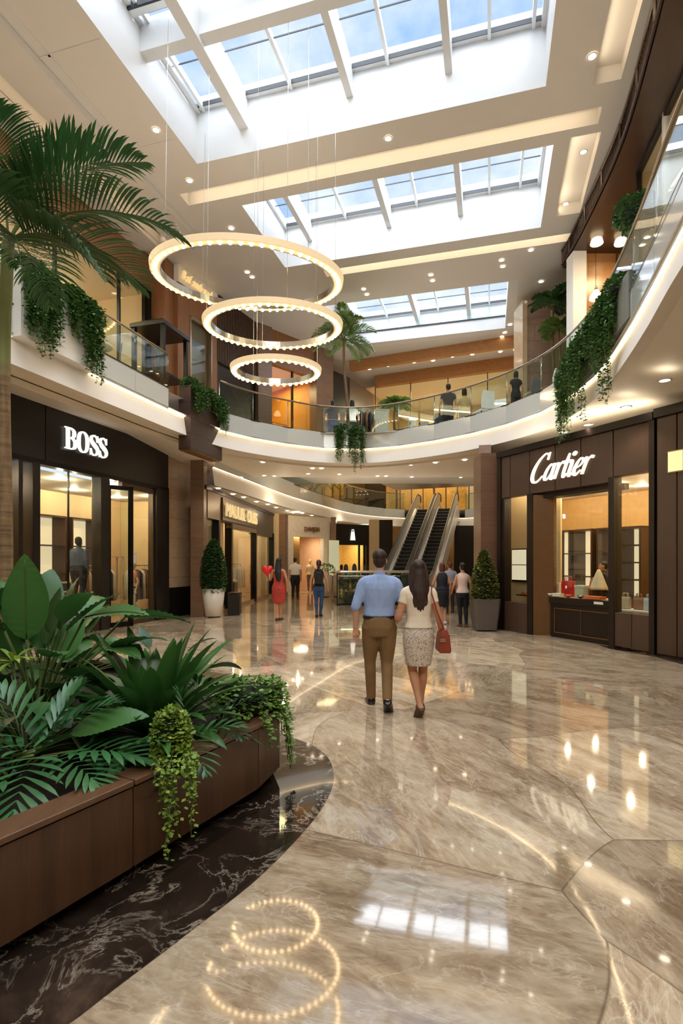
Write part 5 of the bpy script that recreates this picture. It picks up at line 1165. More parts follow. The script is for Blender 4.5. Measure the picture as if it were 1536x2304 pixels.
def person(loc, H, label, skin, sex='f', hair=None, hstyle='short', top=None, sleeve=0, bottom=None, legwear='trousers', shoe=None, pose=None, rz=0, vox=.014, cat='person', dress=False, name='person', hem=.5, lean=0, heel=0, fat=1.0):
    p = dict(STAND); p.update(pose or {}); k = H/1.75
    root = thing(name, loc, label, cat, rz=rz); root.scale = (k, k, k)
    f = sex == 'f'; sw = .158 if f else .192; hw = (.165 if f else .16)*fat; ww = (.118 if f else .142)*fat
    SL, SR = (-sw, -.01, 1.43), (sw, -.01, 1.43); hL, hR = (-.09, 0, .92), (.09, 0, .92)
    def torso(m, e, z0, z1):
        prof = [(.80, hw*.86, .10), (.90, hw, .118), (.97, hw*.97, .112), (1.05, ww*1.06, .098), (1.12, ww, .092), (1.24, ww*1.12, .104), (1.33, sw*.97, .108), (1.385, sw*.95, .098), (1.43, sw*.78, .08), (1.46, sw*.55, .07), (1.485, .066, .06)]
        R = []
        zs = sorted({z0, z1, *[q[0] for q in prof if z0 < q[0] < z1]})
        for z in zs:
            for i in range(len(prof)-1):
                if prof[i][0] <= z <= prof[i+1][0]:
                    t = (z-prof[i][0])/(prof[i+1][0]-prof[i][0]); R.append((z, prof[i][1]+(prof[i+1][1]-prof[i][1])*t+e, prof[i][2]+(prof[i+1][2]-prof[i][2])*t+e, 0, lean*(z-.9)-.006)); break
        rings(m, R, 20)
    def legs(m, rad):
        for h, kn, an in ((hL, p['kL'], p['aL']), (hR, p['kR'], p['aR'])):
            h, kn, an = V(*h), V(*kn), V(*an); cf = kn.lerp(an, .3)+V(0, -.018, 0)
            if rad[-1] > .04: an = an+(an-kn).normalized()*.035
            chain(m, [h, h.lerp(kn, .5), kn, cf, kn.lerp(an, .65), an], rad)
    def feet(m, e, only=0):
        for s, an, t in ((-1, p['aL'], p['tL']), (1, p['aR'], p['tR'])):
            if only and s != only: continue
            a = V(*an); d = V(.12*s, math.cos(t), -math.sin(t)).normalized(); dn = V(0, -math.sin(t), -math.cos(t))
            hp = a+dn*(.055)-d*.045; P = [hp, hp+d*.05+dn*-.012, hp+d*.12+dn*-.002, hp+d*.19+dn*.012, hp+d*.235+dn*.016]
            m.tube(P, [(.03+e, .03+e), (.036+e, .038+e), (.042+e, .032+e), (.043+e, .022+e), (.028+e, .014+e)], 10)
            m.tube([a, hp+d*.03], [.036+e*.5, .038+e], 8)
    def arms(m, rad0, frac=2.0):
        rad = rad0
        for S, E_, W_ in ((SL, p['eL'], p['wL']), (SR, p['eR'], p['wR'])):
            S, E_, W_ = V(S[0]*.93, S[1], S[2]-.045), V(*E_), V(*W_); S = S+V(0, lean*.5, 0)
            I_ = V(S.x*.45, S.y, S.z+.045)
            pts = [I_, S, S.lerp(E_, .5), E_, E_.lerp(W_, .4), W_]; rad = [rad[0]*.8]+list(rad0)
            if frac < 2: 
                j = frac; q = S.lerp(E_, min(j, 1)) if j <= 1 else E_.lerp(W_, j-1)
                pts = [I_, S, S.lerp(q, .5), q] if j <= 1 else [I_, S, S.lerp(E_, .55), E_, q]
            chain(m, pts, rad[:len(pts)])
    def hand(m, W_, E_, s, cl):
        W_, E_ = V(*W_), V(*E_); d = (W_-E_).normalized(); fw = V(-s*p.get('hr', .5), 1, 0); fw = (fw-d*fw.dot(d)).normalized(); pn = -d.cross(fw)*s     # palm faces the thigh
        m.tube([W_-d*.01, W_+d*.03, W_+d*.075, W_+d*.09], [(.018, .026), (.016, .034), (.014, .040), (.011, .036)], 10)
        for i, (o, l) in enumerate(((.033, .07), (.0115, .08), (-.0105, .074), (-.032, .058))):
            b = W_+d*.085+fw*o; q = b+d*l*.45+fw*o*.12; q2 = q+(d*.85+pn*.5*cl).normalized()*l*.34; q3 = q2+(d*.6+pn*.8*cl).normalized()*l*.3
            m.tube([b-d*.02, b, q, q2, q3], [.009, .0092, .0088, .0084, .007], 8)
        b = W_+d*.03+fw*.03; m.tube([W_+d*.02+fw*.015, b, b+d*.03+fw*.022, b+d*.058+fw*.026], [.012, .012, .0105, .008], 7)
    hz = 0
    # body, one surface
    b = MB(); torso(b, 0, .80, 1.485); legs(b, [.088*fat, .078*fat, .054, .056, .042, .036]); feet(b, 0); arms(b, [.05, .045, .038, .038, .026])
    rings(b, [(1.44, .06, .06, 0, -.01+lean*.5), (1.50, .052, .056, 0, -.008+lean*.55), (1.57, .05, .058, 0, .0+lean*.6)])
    hy = lean*.65
    rings(b, [(1.522, .03, .035, 0, .055+hy), (1.545, .05, .062, 0, .035+hy), (1.585, .064, .082, 0, .02+hy), (1.63, .072, .093, 0, .008+hy), (1.67, .074, .096, 0, 0+hy), (1.71, .066, .085, 0, -.002+hy), (1.74, .042, .055, 0, -.004+hy), (1.75, .015, .02, 0, -.004+hy)])
    b.ell((0, .106+hy, 1.618), .014, .02, .024, 8, 5); b.ell((0, .092+hy, 1.575), .024, .012, .008, 8, 4); b.ell((-.03, .083+hy, 1.662), .02, .012, .007, 8, 4); b.ell((.03, .083+hy, 1.662), .02, .012, .007, 8, 4)
    for s in (-1, 1): b.ell((s*.077, -.004+hy, 1.625), .01, .019, .03, 8, 5)
    hand(b, p['wL'], p['eL'], -1, p.get('cL', .6)); hand(b, p['wR'], p['eR'], 1, p.get('cR', .6))
    remesh(b, 'body', skin, root, .0042 if vox < .01 else vox*.75, 2 if vox < .01 else 3)
    for s in (-1, 1):
        e = MB(); e.ell((s*.029, .086+hy, 1.64), .011, .007, .006, 8, 5); o = e.build('eye', plain('eye_dark', srgb(40, 28, 22), .2), None, True); o.parent = root
    # clothes
    if legwear == 'trousers':
        m = MB(); torso(m, .014, .80, 1.03); legs(m, [.108*fat, .094*fat, .069, .066, .06, .053] if not f else [.1*fat, .088*fat, .063, .064, .05, .043]); remesh(m, 'trousers', bottom, root, vox, 14 if vox < .01 else 6)
    elif legwear == 'skirt' and not dress:
        m = MB(); rings(m, [(hem, hw*.86, .115, 0, 0), (hem+.02, hw*.88, .118, 0, 0), (.72, hw*1.03, .13, 0, -.004), (.86, hw*1.1, .135, 0, -.01), (.93, hw*1.06, .128, 0, -.01), (1.0, hw*.92, .11, 0, -.004), (1.06, ww*1.08, .104, 0, -.004)], 24); remesh(m, 'skirt', bottom, root, vox, 3)
    if dress:
        m = MB(); torso(m, .012, .88, 1.40); rings(m, [(hem, hw*.95, .13, 0, 0), (.62, hw*.98, .13, 0, 0), (.75, hw*1.05, .135, 0, -.005), (.9, hw*1.1, .14, 0, -.01), (1.0, hw*.95, .12, 0, -.005)], 22)
        remesh(m, 'dress', top, root, vox, 3)
        for i in range(14):
            pass
    elif top:
        m = MB(); torso(m, .018, (.985 if legwear != 'trousers' else .93) if f else 1.025, 1.472)
        if sleeve: arms(m, ([.064, .06, .055, .05] if not f else [.06, .056, .054, .046]), sleeve)
        if not f: rings(m, [(1.45, .066, .066, 0, -.008+lean*.5), (1.528, .062, .066, 0, -.004+lean*.55)])
        remesh(m, 'shirt' if not f else 'top', top, root, vox, 4)
    if legwear == 'trousers' and not f:
        m = MB(); rings(m, [(.994, ww*1.08+.026, .117, 0, -.006), (1.028, ww*1.07+.023, .114, 0, -.006)], 28); o = m.build('belt', M_black, None, True); o.parent = root
    if shoe:
        for s_ in (-1, 1):      # a shoe stops below the ankle
            m = MB(); feet(m, .013, s_); o = remesh(m, 'shoe', shoe, root, min(vox, .009), 2)
            bm = bmesh.new(); bm.from_mesh(o.data); zc = p['aL' if s_ < 0 else 'aR'][2]+(-.008 if f else .012)
            bmesh.ops.delete(bm, geom=[v for v in bm.verts if v.co.z > zc], context='VERTS'); bm.to_mesh(o.data); bm.free()
    if hair:
        m = MB(); m.ell((0, -.014+hy, 1.684), .081, .1, .084, 16, 10)
        m.ell((0, -.042+hy, 1.635), .076, .066, .085, 14, 8)
        if hstyle == 'long':
            [chain(m, [(x, -.1, 1.36), (x*1.05, -.118, 1.28), (x*.95, -.124, zb)], [.024, .02, .006], 8) for x, zb in ((-.062, 1.22), (-.03, 1.19), (.004, 1.17), (.036, 1.185), (.066, 1.235))]
            rings(m, [(1.27, .045, .014, .0, -.118), (1.31, .072, .026, 0, -.118), (1.40, .088, .038, 0, -.108), (1.50, .09, .05, 0, -.082), (1.60, .086, .066, 0, -.055+hy), (1.70, .074, .07, 0, -.03+hy)], 16)
            for s in (-1, 1): chain(m, [(s*.06, .0+hy, 1.70), (s*.082, -.01+hy, 1.60), (s*.09, -.05, 1.48), (s*.085, -.09, 1.36)], [.03, .03, .03, .018])
        elif hstyle == 'verylong':
            rings(m, [(1.1, .03, .014, .03, -.135), (1.16, .07, .028, .02, -.135), (1.35, .1, .04, 0, -.125), (1.50, .095, .05, 0, -.082), (1.60, .086, .066, 0, -.055+hy), (1.70, .074, .07, 0, -.03+hy)], 16)
        elif hstyle == 'pony': chain(m, [(0, -.09+hy, 1.68), (0, -.14+hy, 1.62), (0, -.14, 1.5), (0, -.125, 1.38)], [.04, .04, .035, .015])
        elif hstyle == 'bun': m.ell((0, -.1+hy, 1.7), .045, .045, .045, 10, 6)
        elif hstyle == 'bob': rings(m, [(1.50, .078, .055, 0, -.03), (1.56, .09, .075, 0, -.022), (1.66, .086, .09, 0, -.015)], 14)
        remesh(m, 'hair', hair, root, min(vox, .010), 3)
    return root
def wp(px, py, dy=0): q = fl(px, py); q.y += dy; q.x += dy*q.x/max(q.y, 1); return q
M_shoe = plain('shoe_black', srgb(20, 18, 18), .3); M_shoebr = plain('shoe_brown', srgb(86, 54, 34), .45); M_shoew = plain('shoe_white', srgb(220, 216, 210), .5)
person(V(.425, 5.98, 0), 1.77, 'man in pale blue shirt and khaki trousers walking away arm in arm', K_skin[0], 'm', H_brown, 'short', cloth('shirt_blue', srgb(150, 172, 214), .1, .55), 1.12, cloth('khaki', srgb(128, 98, 60), .1, .5), 'trousers', M_shoe,
       dict(kL=(-.10, .12, .5), aL=(-.085, .17, .085), kR=(.085, .04, .50), aR=(.075, -.20, .15), tR=.75, tL=-.0, eL=(-.262, -.045, 1.13), wL=(-.262, .01, .885), eR=(.268, .0, 1.14), wR=(.22, .2, 1.0), cL=.5, hr=1.3), rz=-.02, vox=.0095, fat=1.06)
person(V(.83, 5.76, 0), 1.655, 'woman in cream blouse and speckled pencil skirt walking beside the man', K_skin[1], 'f', H_brown, 'long', cloth('blouse_cream', srgb(234, 218, 196), .05, .4), .42, cloth('skirt_speckle', srgb(200, 180, 160), .1, .1, pat='speckle'), 'skirt', M_shoebr,
       dict(kL=(-.06, .06, .5), aL=(-.01, -.16, .14), tL=.8, kR=(.07, .1, .5), aR=(.05, .14, .09), tR=.1, eL=(-.235, -.02, 1.09), wL=(-.22, .2, 1.12), eR=(.225, -.05, 1.1), wR=(.285, .0, .87)), rz=.03, vox=.0095, hem=.555, fat=1.0)
hb = V(1.085, 5.70, .0); root = thing('handbag', hb+V(0, 0, .68), 'rust red leather shoulder bag at the right hip of the woman in the speckled skirt', 'handbag')
m = MB(); m.loft([[hb+V(x*kx, y*ky, z) for x, y in ((-.05, -.13), (.05, -.13), (.05, .13), (-.05, .13))] for z, kx, ky in ((.68, 1.1, .92), (.70, 1.3, 1), (.86, 1.0, .9), (.93, .4, .8))])
ML = plain('leather_rust', srgb(138, 52, 26), .4, var=.1); m.build('bag_body', ML, root, bevel=.012)
m = MB(); m.tube([hb+V(-.0, -.1, .9), hb+V(-.07, -.06, 1.1), hb+V(-.13, -.05, 1.3), hb+V(-.125, -.0, 1.388), hb+V(-.09, .07, 1.25), hb+V(.0, .1, .9)], [(.004, .009)]*6, 6); m.build('strap', ML, root, True)
m = MB(); m.box(hb.x-.055, hb.x-.0, hb.y-.135, hb.y-.12, .8, .84); m.build('clasp', M_chrome, root)
q = wp(627, 1397, .1)
person(q, 1.72, 'woman with long black hair in a crinkled coral red knee length dress', K_skin[1], 'f', H_black, 'verylong', cloth('dress_red', srgb(172, 56, 44), .15, .6, pat='crinkle'), 0, None, 'skirt', M_shoebr, dict(eL=(-.27, .08, 1.14), wL=(-.33, .25, 1.3), kL=(-.05, .02, .5), aL=(-.03, -.1, .1), tL=.3, kR=(.05, .06, .5), aR=(.03, .06, .085)), rz=-.1, dress=True, hem=.5, vox=.013, fat=1.12)
hc = q+V(-.36, .3, 1.38); root = thing('heart_balloon', hc, 'red heart shaped balloon held by the woman in the red dress', 'balloon')
m = MB(); n = 28; rg = []
for y, k in ((-.05, .2), (-.045, .8), (0, 1), (.045, .8), (.05, .2)): rg.append([hc+V(.0105*16*math.sin(2*PI*i/n)**3*k*.95, y, k*.0115*(13*math.cos(2*PI*i/n)-5*math.cos(4*PI*i/n)-2*math.cos(6*PI*i/n)-math.cos(8*PI*i/n))) for i in range(n)])
m.loft(rg); m.build('balloon', plain('balloon_red', srgb(226, 40, 44), .3), root, True)
m = MB(); m.tube([hc+V(0, 0, -.19), hc+V(.0, -.02, -.3)], .006, 5); m.build('stick', M_paint2, root)
person(wp(664, 1350, .1), 1.8, 'person in white short sleeved shirt and black trousers walking near the white shop front', K_skin[1], 'm', H_black, 'short', cloth('shirt_white', srgb(226, 222, 216), .04), .6, cloth('trousers_black', srgb(22, 20, 22), .1), 'trousers', M_shoebr, None, vox=.015, fat=1.1)
bq = wp(717, 1388, .1)
person(bq, 1.67, 'woman in black tank top and blue jeans with a black backpack', K_skin[1], 'f', hair_mat('hair_dark_red', srgb(58, 24, 20)), 'pony', cloth('tank_black', srgb(20, 20, 24), .1), 0, cloth('jeans', srgb(44, 72, 112), .2), 'trousers', M_shoe, dict(kL=(-.08, .05, .5), aL=(-.06, -.08, .09), tL=.3, kR=(.08, .08, .5), aR=(.05, .08, .085), eL=(-.24, -.05, 1.14), wL=(-.25, -.06, .9), eR=(.25, -.05, 1.14), wR=(.28, 0, .9)), vox=.013)
root = thing('backpack', bq+V(0, -.18, 1.18), 'small black backpack worn by the woman in blue jeans', 'backpack')
m = MB(); m.loft([[bq+V(x*k, -.17+y, z) for x, y in ((-.13, .05), (-.1, -.07), (.1, -.07), (.13, .05))] for z, k in ((.98, .85), (1.02, 1), (1.25, .95), (1.33, .6))]); m.build('pack_body', M_black, root, bevel=.02)
for s in (-1, 1): m = MB(); m.tube([bq+V(s*.09, -.11, 1.3), bq+V(s*.11, -.03, 1.42), bq+V(s*.11, .1, 1.3)], .014, 6); m.build('strap', M_black, root, True)
person(wp(994, 1405, .1), 1.6, 'woman with short brown hair in a black sleeveless top and black knee length skirt', K_skin[1], 'f', H_red, 'bob', cloth('vest_navy', srgb(26, 28, 38), .1), 0, cloth('skirt_black', srgb(18, 18, 20), .1), 'skirt', M_shoew, dict(kR=(.08, .06, .5), aR=(.07, -.08, .1), tR=.4, eL=(-.25, .02, 1.15), wL=(-.26, .14, 1.0)), vox=.013, hem=.5, fat=1.1)
person(wp(1040, 1412, .1), 1.6, 'woman in a pale pink sleeveless top and black leggings', K_skin[1], 'f', H_black, 'bun', cloth('top_pink', srgb(214, 186, 172), .05), 0, cloth('leggings_black', srgb(16, 16, 20), .1), 'trousers', M_shoebr, dict(eL=(-.24, .0, 1.13), wL=(-.25, .12, 1.0), kL=(-.06, .05, .5), aL=(-.05, .02, .085)), vox=.013)
person(V(3.45, 17.0, 0), 1.6, 'person in a grey blue shirt between the two women near the grey pot', K_skin[0], 'm', H_red, 'short', cloth('shirt_greyblue', srgb(150, 156, 178), .06), .9, cloth('trousers_navy', srgb(30, 32, 44), .1), 'trousers', M_shoe, None, vox=.016)
for px, Y, H_, c, hs, lb in ((768, 24, 1.48, srgb(196, 60, 90), 'bob', 'pink topped person standing farthest left behind the glass kiosk'), (778, 23.2, 1.5, srgb(200, 200, 204), 'long', 'white topped long haired person standing behind the glass kiosk'), (797, 23.5, 1.52, srgb(208, 204, 198), 'long', 'pale topped dark haired person beside the long haired one behind the kiosk'), (822, 23.3, 1.45, srgb(50, 44, 48), 'bob', 'dark dressed person right of the others behind the glass kiosk')):
    person(V((px-HX)/FPX*Y, Y, 0), H_, lb, K_skin[1], 'f', H_black, hs, cloth('top_kiosk', c, .08), .5, cloth('skirt_dark', srgb(30, 28, 32)), 'skirt', M_shoe, None, vox=.02)
ZU = 5.47
for px, Y, H_, sex, c, c2, hs, lb, ln in ((748, 18.0, 1.62, 'm', srgb(24, 26, 40), srgb(50, 72, 128), 'short', 'person in a navy top leaning on the back balcony rail beside the palm', .25), (792, 18.2, 1.66, 'f', srgb(224, 220, 216), srgb(30, 28, 30), 'bob', 'person in a white top standing right of the palm on the back balcony', 0), (1008, 16.6, 1.68, 'm', srgb(40, 42, 52), srgb(46, 42, 44), 'short', 'person in a dark jacket at the right part of the back balcony', 0), (1044, 16.9, 1.64, 'f', srgb(206, 176, 116), srgb(40, 34, 32), 'bob', 'person in a tan top beside the dark jacketed one upstairs', 0), (1160, 14.4, 1.3, 'f', srgb(26, 24, 26), srgb(30, 28, 30), 'bob', 'small person in black near the chairs on the upper right balcony', 0)):
    person(V((px-HX)/FPX*Y, Y, ZU), H_, lb, K_skin[1], sex, H_black, hs, cloth('top_up', c, .08), .6, cloth('bottom_up', c2, .1), 'trousers', M_shoe, None, vox=.017, lean=ln)
# shop figure in a jacket, on a plinth behind the glass
mq = W(10.72, -9.55, .56); root = thing('display_plinth', W(10.72, -9.55, 0), 'dark low plinth under the jacketed mannequin in the black shop', 'plinth')
m = MB(); F_ = Frame(W(10.72, -9.55, 0), UV.a, UV.b); m.fbox(F_, -.32, .32, -.3, .3, 0.01, .52); m.build('plinth_block', M_bronze, root, bevel=.01); m = MB(); m.fbox(F_, -.34, .34, -.32, .32, .52, .56); m.build('plinth_top', M_black, root)
person(mq, 1.66, 'mannequin in a grey blue hooded jacket and dark trousers in the black shop window', plain('mannequin_skin', srgb(90, 78, 66), .5), 'm', plain('cap_grey', srgb(74, 70, 62), .8), 'short', cloth('jacket_slate', srgb(92, 104, 124), .15, .6), 1.7, cloth('trousers_slate', srgb(46, 50, 56), .1), 'trousers', M_shoe, None, rz=-.1, vox=.013, cat='mannequin', name='mannequin', fat=1.25)
person(CA.p(1.1, 2.15, .01), 1.62, 'person in a dark jacket seen inside the bronze shop', K_skin[1], 'm', H_black, 'short', cloth('jacket_black', srgb(28, 26, 30), .1), 1.7, cloth('trousers_char', srgb(36, 34, 36), .1), 'trousers', M_shoe, None, rz=1.2, vox=.016)
# ================= goods and furniture
def bag(name, c, w_, d_, h, mat, label, rz=0, emblem=False):
    root = thing(name, c, label, 'handbag'); F = Frame(c, (math.cos(rz), math.sin(rz)), (-math.sin(rz), math.cos(rz))); z = c.z
    m = MB(); m.loft([[F.p(x*k*w_/2, y*d_/2*k2, z+t*h) for x, y in ((-1, -1), (1, -1), (1, 1), (-1, 1))] for t, k, k2 in ((0, .86, 1), (.1, .92, 1.05), (.8, 1.0, .8), (1, 1.06, .5))]); m.build('bag_body', mat, root, bevel=.012)
    for s in (-1, 1): m = MB(); m.tube([F.p(-w_*.25, s*d_*.2, z+h*.95), F.p(-w_*.2, s*d_*.2, z+h*1.3), F.p(w_*.2, s*d_*.2, z+h*1.3), F.p(w_*.25, s*d_*.2, z+h*.95)], .009, 6); m.build('handle', mat, root, True)
    if emblem: m = MB(); m.ell(F.p(0, -d_*.48, z+h*.6), .025, .008, .035, 8, 5); m.build('clasp', M_signg, root)
    return root
def carton(name, c, w_, d_, h, mat, label, F=CA, cat='box', lid=True):
    root = thing(name, c, label, cat); G = Frame(c, F.a, F.b); z = c.z; m = MB(); m.fbox(G, -w_/2, w_/2, -d_/2, d_/2, z, z+h*(.8 if lid else 1)); m.build('box_body', mat, root, bevel=.004)
    if lid: m = MB(); m.fbox(G, -w_/2-.006, w_/2+.006, -d_/2-.006, d_/2+.006, z+h*.8, z+h); m.build('lid', mat, root, bevel=.004)
    return root
M_red = plain('leather_red', srgb(190, 24, 30), .35, var=.06); M_cream = cloth('fabric_cream', srgb(226, 206, 168), .06); M_whitebox = plain('box_white', srgb(232, 224, 206), .5); M_orange = plain('tray_orange', srgb(206, 104, 44), .45)
zs = .875
bag('handbag', CA.p(1.52, .5, zs), .3, .14, .34, M_red, 'bright red handbag on the window sill of the bronze shop', -1.1, True)
carton('gift_box', CA.p(0.98, .45, zs), .16, .2, .5, M_whitebox, 'tall white box at the left end of the bronze shop window', lid=False)
carton('gift_box', CA.p(1.02, .68, zs), .3, .16, .28, M_whitebox, 'white box standing behind the tall one, bronze shop window')
carton('gift_box', CA.p(1.42, .3, zs), .2, .14, .07, M_whitebox, 'flat white box in front of the red handbag')
carton('gift_box', CA.p(1.9, .45, zs), .22, .16, .26, plain('box_mint', srgb(206, 204, 176), .4), 'pale square box right of the red handbag')
carton('tray', CA.p(2.35, .3, zs), .38, .18, .06, M_orange, 'flat orange tray at the right front of the bronze shop window', cat='tray')
st = thing('draped_stand', CA.p(2.2, .6, zs), 'cream cloth draped to a point on a dark stand, bronze shop window', 'display stand')
m = MB(); c = CA.p(2.2, .6, zs); m.box(c.x-.09, c.x+.09, c.y-.09, c.y+.09, zs, zs+.2); m.build('stand_base', M_darkbr, st)
m = MB(); rg = []
for k in range(9):
    t = k/8; R_ = .02+.15*(1-t)**.8; rg.append([c+V(R_*math.cos(a)*(1+.14*math.sin(a*6)*(1-t)), R_*math.sin(a)*(1+.14*math.sin(a*6)*(1-t)), .18+.42*t) for a in [2*PI*i/36 for i in range(36)]])
m.loft(rg); m.build('draped_cloth', M_cream, st, True)
sc = thing('scarf', CA.p(1.98, .7, zs), 'patterned scarf hung beside the cream draped cloth', 'scarf'); c = CA.p(1.98, .7, zs); m = MB()
m.loft([[c+V(r_*math.cos(a)*(1+.2*math.sin(a*4)), .6*r_*math.sin(a), z) for a in [2*PI*i/20 for i in range(20)]] for z, r_ in ((.0, .1), (.2, .09), (.36, .06), (.42, .02))]); m.build('scarf_cloth', cloth('scarf_pattern', srgb(170, 90, 70), .5, .4, 18), sc, True)
for i, (a, b) in enumerate(((1.22, .28), (1.72, .26), (2.05, .25))):
    c = CA.p(a, b, zs); t_ = thing('bowl', c, ('left', 'middle', 'right')[i]+' one of three small dishes along the bronze shop window sill', 'bowl', 'small dishes in the window'); m = MB(); m.lathe([(.03, 0), (.06, .03), (.07, .06), (.06, .055), (.02, .02)], c, 16); m.build('dish', (M_whitebox, M_orange, M_chrome)[i], t_, True)
# framed panel and shelf in the left display window
pf = thing('framed_panel', CA.p(-.35, .92, 1.6), 'framed pale double panel in the narrow left window of the bronze shop', 'picture')
m = MB(); m.fbox(CA, -.62, -.08, .90, .945, 1.12, 1.96); m.build('frame', M_darkbr, pf)
for z0, z1 in ((1.2, 1.57), (1.59, 1.96)): m = MB(); m.fbox(CA, -.59, -.11, .885, .905, z0-.03, z1-.03); m.build('panel', emit('panel_pale', (1, .86, .6, 1), .55, srgb(220, 206, 180)), pf)
sh = thing('wall_shelf', CA.p(.1, .75, .8), 'thin dark shelf low in the narrow left window of the bronze shop', 'shelf'); m = MB(); m.fbox(CA, -.15, .35, .6, .93, .8, .825); m.build('shelf_board', M_darkbr, sh); m = MB(); m.fbox(CA, .05, .09, .8, .93, .7, .8); m.build('bracket', M_darkbr, sh)
carton('gift_box', CA.p(.0, .72, .826), .1, .08, .06, M_orange, 'tiny orange box on the thin dark shelf', lid=False)
def cabinet(F, a0, a1, b0, b1, z1, label, n=3, back=None, frame=None, cat='display cabinet', z0=.02):
    root = thing('display_cabinet', F.p((a0+a1)/2, (b0+b1)/2, z0), label, cat); fm = frame or M_bronze
    for x in ((a0, a0+.05), (a1-.05, a1)): m = MB(); m.fbox(F, x[0], x[1], b0, b1, z0, z1); m.build('side_panel', fm, root)
    m = MB(); m.fbox(F, a0, a1, b0, b1, z1-.05, z1); m.build('top_panel', fm, root)
    m = MB(); m.fbox(F, a0+.05, a1-.05, b1+(.04 if b0 > b1 else -.04), b1, z0, z1-.05); m.build('back_panel', back or emit('cabinet_glow', (1, .78, .48, 1), .7, srgb(226, 200, 150)), root)
    for k in range(n): z = z0+.45+(z1-z0-.5)*k/n; m = MB(); m.fbox(F, a0+.05, a1-.05, b0+.02, b1-.04, z, z+.03); m.build('shelf', fm, root)
    m = MB(); m.fbox(F, a0+.05, a1-.05, b0+.03, b1-.04, z0, z0+.42); m.build('base_drawer', fm, root)
    return root
cabinet(CA, -2.5, -1.85, 4.4, 4.9, 2.6, 'left glowing display cabinet at the back of the bronze shop')
cabinet(CA, -1.7, -1.05, 4.4, 4.9, 2.6, 'middle glowing display cabinet at the back of the bronze shop')
cabinet(CA, -.9, -.25, 4.4, 4.9, 2.6, 'right glowing display cabinet at the back of the bronze shop')
cabinet(CA, 1.9, 2.4, 1.65, 2.1, 2.4, 'tall dark cabinet with lit shelves behind the right window of the bronze shop', 5)
def table(F, a, b, w_, d_, h, top, label, name='display_table', z0=.01, legm=None, cat='table', cloth_=None):
    root = thing(name, F.p(a, b, z0), label, cat); m = MB(); m.fbox(F, a-w_/2, a+w_/2, b-d_/2, b+d_/2, z0+h-.04, z0+h); m.build('tabletop', top, root, bevel=.004)
    for sx in (-1, 1):
        for sy in (-1, 1): m = MB(); x, y = a+sx*(w_/2-.05), b+sy*(d_/2-.05); m.fbox(F, x-.025, x+.025, y-.025, y+.025, z0, z0+h-.04); m.build('leg', legm or M_blackm, root)
    return root
table(CA, 2.95, .8, .8, .5, .68, M_whitebox, 'pale table in the right window of the bronze shop')
for i, (a, b, cc) in enumerate(((2.7, .75, srgb(196, 178, 150)), (2.95, .8, srgb(150, 110, 80)), (3.2, .75, srgb(206, 214, 224)))):
    bag('handbag', CA.p(a, b, .695), .2, .1, .24, plain('leather_goods_%d' % i, cc, .4), ('beige', 'brown', 'pale blue')[i]+' handbag on the pale table in the right window of the bronze shop', -1.1)
table(CA, .2, 3.2, 1.4, .6, .95, M_whitebox, 'long counter table in the middle of the bronze shop')
# a rack of clothes: rail stand and its garments
gar_me = {}
def garment_mesh(mat):
    if mat.name in gar_me: return gar_me[mat.name]
    m = MB(); m.loft([[V(x*w_, y*d_, z) for x, y in ((-1, -.6), (-.5, -1), (.5, -1), (1, -.6), (1, .6), (.5, 1), (-.5, 1), (-1, .6))] for z, w_, d_ in ((-.95, .24, .035), (-.5, .22, .04), (-.16, .22, .04), (-.06, .16, .03), (-.02, .05, .02))])
    o = m.build('garment_body', mat, None, True); h = MB(); h.tube([V(-.16, 0, -.05), V(0, 0, 0), V(0, 0, .07), V(.03, 0, .09)], .006, 5); ho = h.build('hanger', M_steel, None)
    gar_me[mat.name] = (o.data, ho.data); bpy.data.objects.remove(o); bpy.data.objects.remove(ho); return gar_me[mat.name]
def rack(F, a, b, L, z0, cols, label, glabel, group, h=1.5):
    root = thing('clothes_rack', F.p(a, b, z0), label, 'clothes rack')
    m = MB(); m.tube([F.p(a-L/2, b, z0+h), F.p(a+L/2, b, z0+h)], .014, 6); m.build('rail', M_chrome, root, True)
    for s in (-1, 1): m = MB(); m.tube([F.p(a+s*L/2, b, z0), F.p(a+s*L/2, b, z0+h)], .014, 6); m.build('upright', M_chrome, root, True); m = MB(); m.fbox(F, a+s*L/2-.02, a+s*L/2+.02, b-.22, b+.22, z0, z0+.03); m.build('foot', M_chrome, root)
    n = len(cols); ang = math.atan2(F.b.y, F.b.x)
    for i, mt in enumerate(cols):
        g = thing('hanging_garment', F.p(a-L/2+L*(i+.6)/n, b, z0+h-.105), glabel, 'garment', group, ang)
        for nm, me in zip(('garment_body', 'hanger'), garment_mesh(mt)): o = bpy.data.objects.new(nm, me); COL.objects.link(o); o.parent = g
cs = [cloth('garment_%d' % i, c, .08) for i, c in enumerate((srgb(226, 214, 194), srgb(60, 54, 58), srgb(120, 86, 60), srgb(190, 170, 140), srgb(40, 44, 60), srgb(206, 190, 170)))]
rack(UV, 13.0, -11.1, 1.5, .01, [cs[i % 6] for i in range(12)], 'long chrome clothes rack at the back of the black shop', 'garment on the long chrome rack in the black shop', 'garments in the black shop')
rack(UV, 14.5, -10.6, 1.1, .01, [cs[(i*2) % 6] for i in range(8)], 'short chrome clothes rack behind the right pane of the black shop', 'garment on the short rack behind the right pane of the black shop', 'garments behind the right pane')
F5, L5 = qframe(2)
rack(F5, 1.0, 1.0, 1.3, 5.48, [cs[(i*5) % 6] for i in range(9)], 'clothes rack in the amber upper shop window', 'garment on the rack in the amber upper shop window', 'garments in the amber shop')
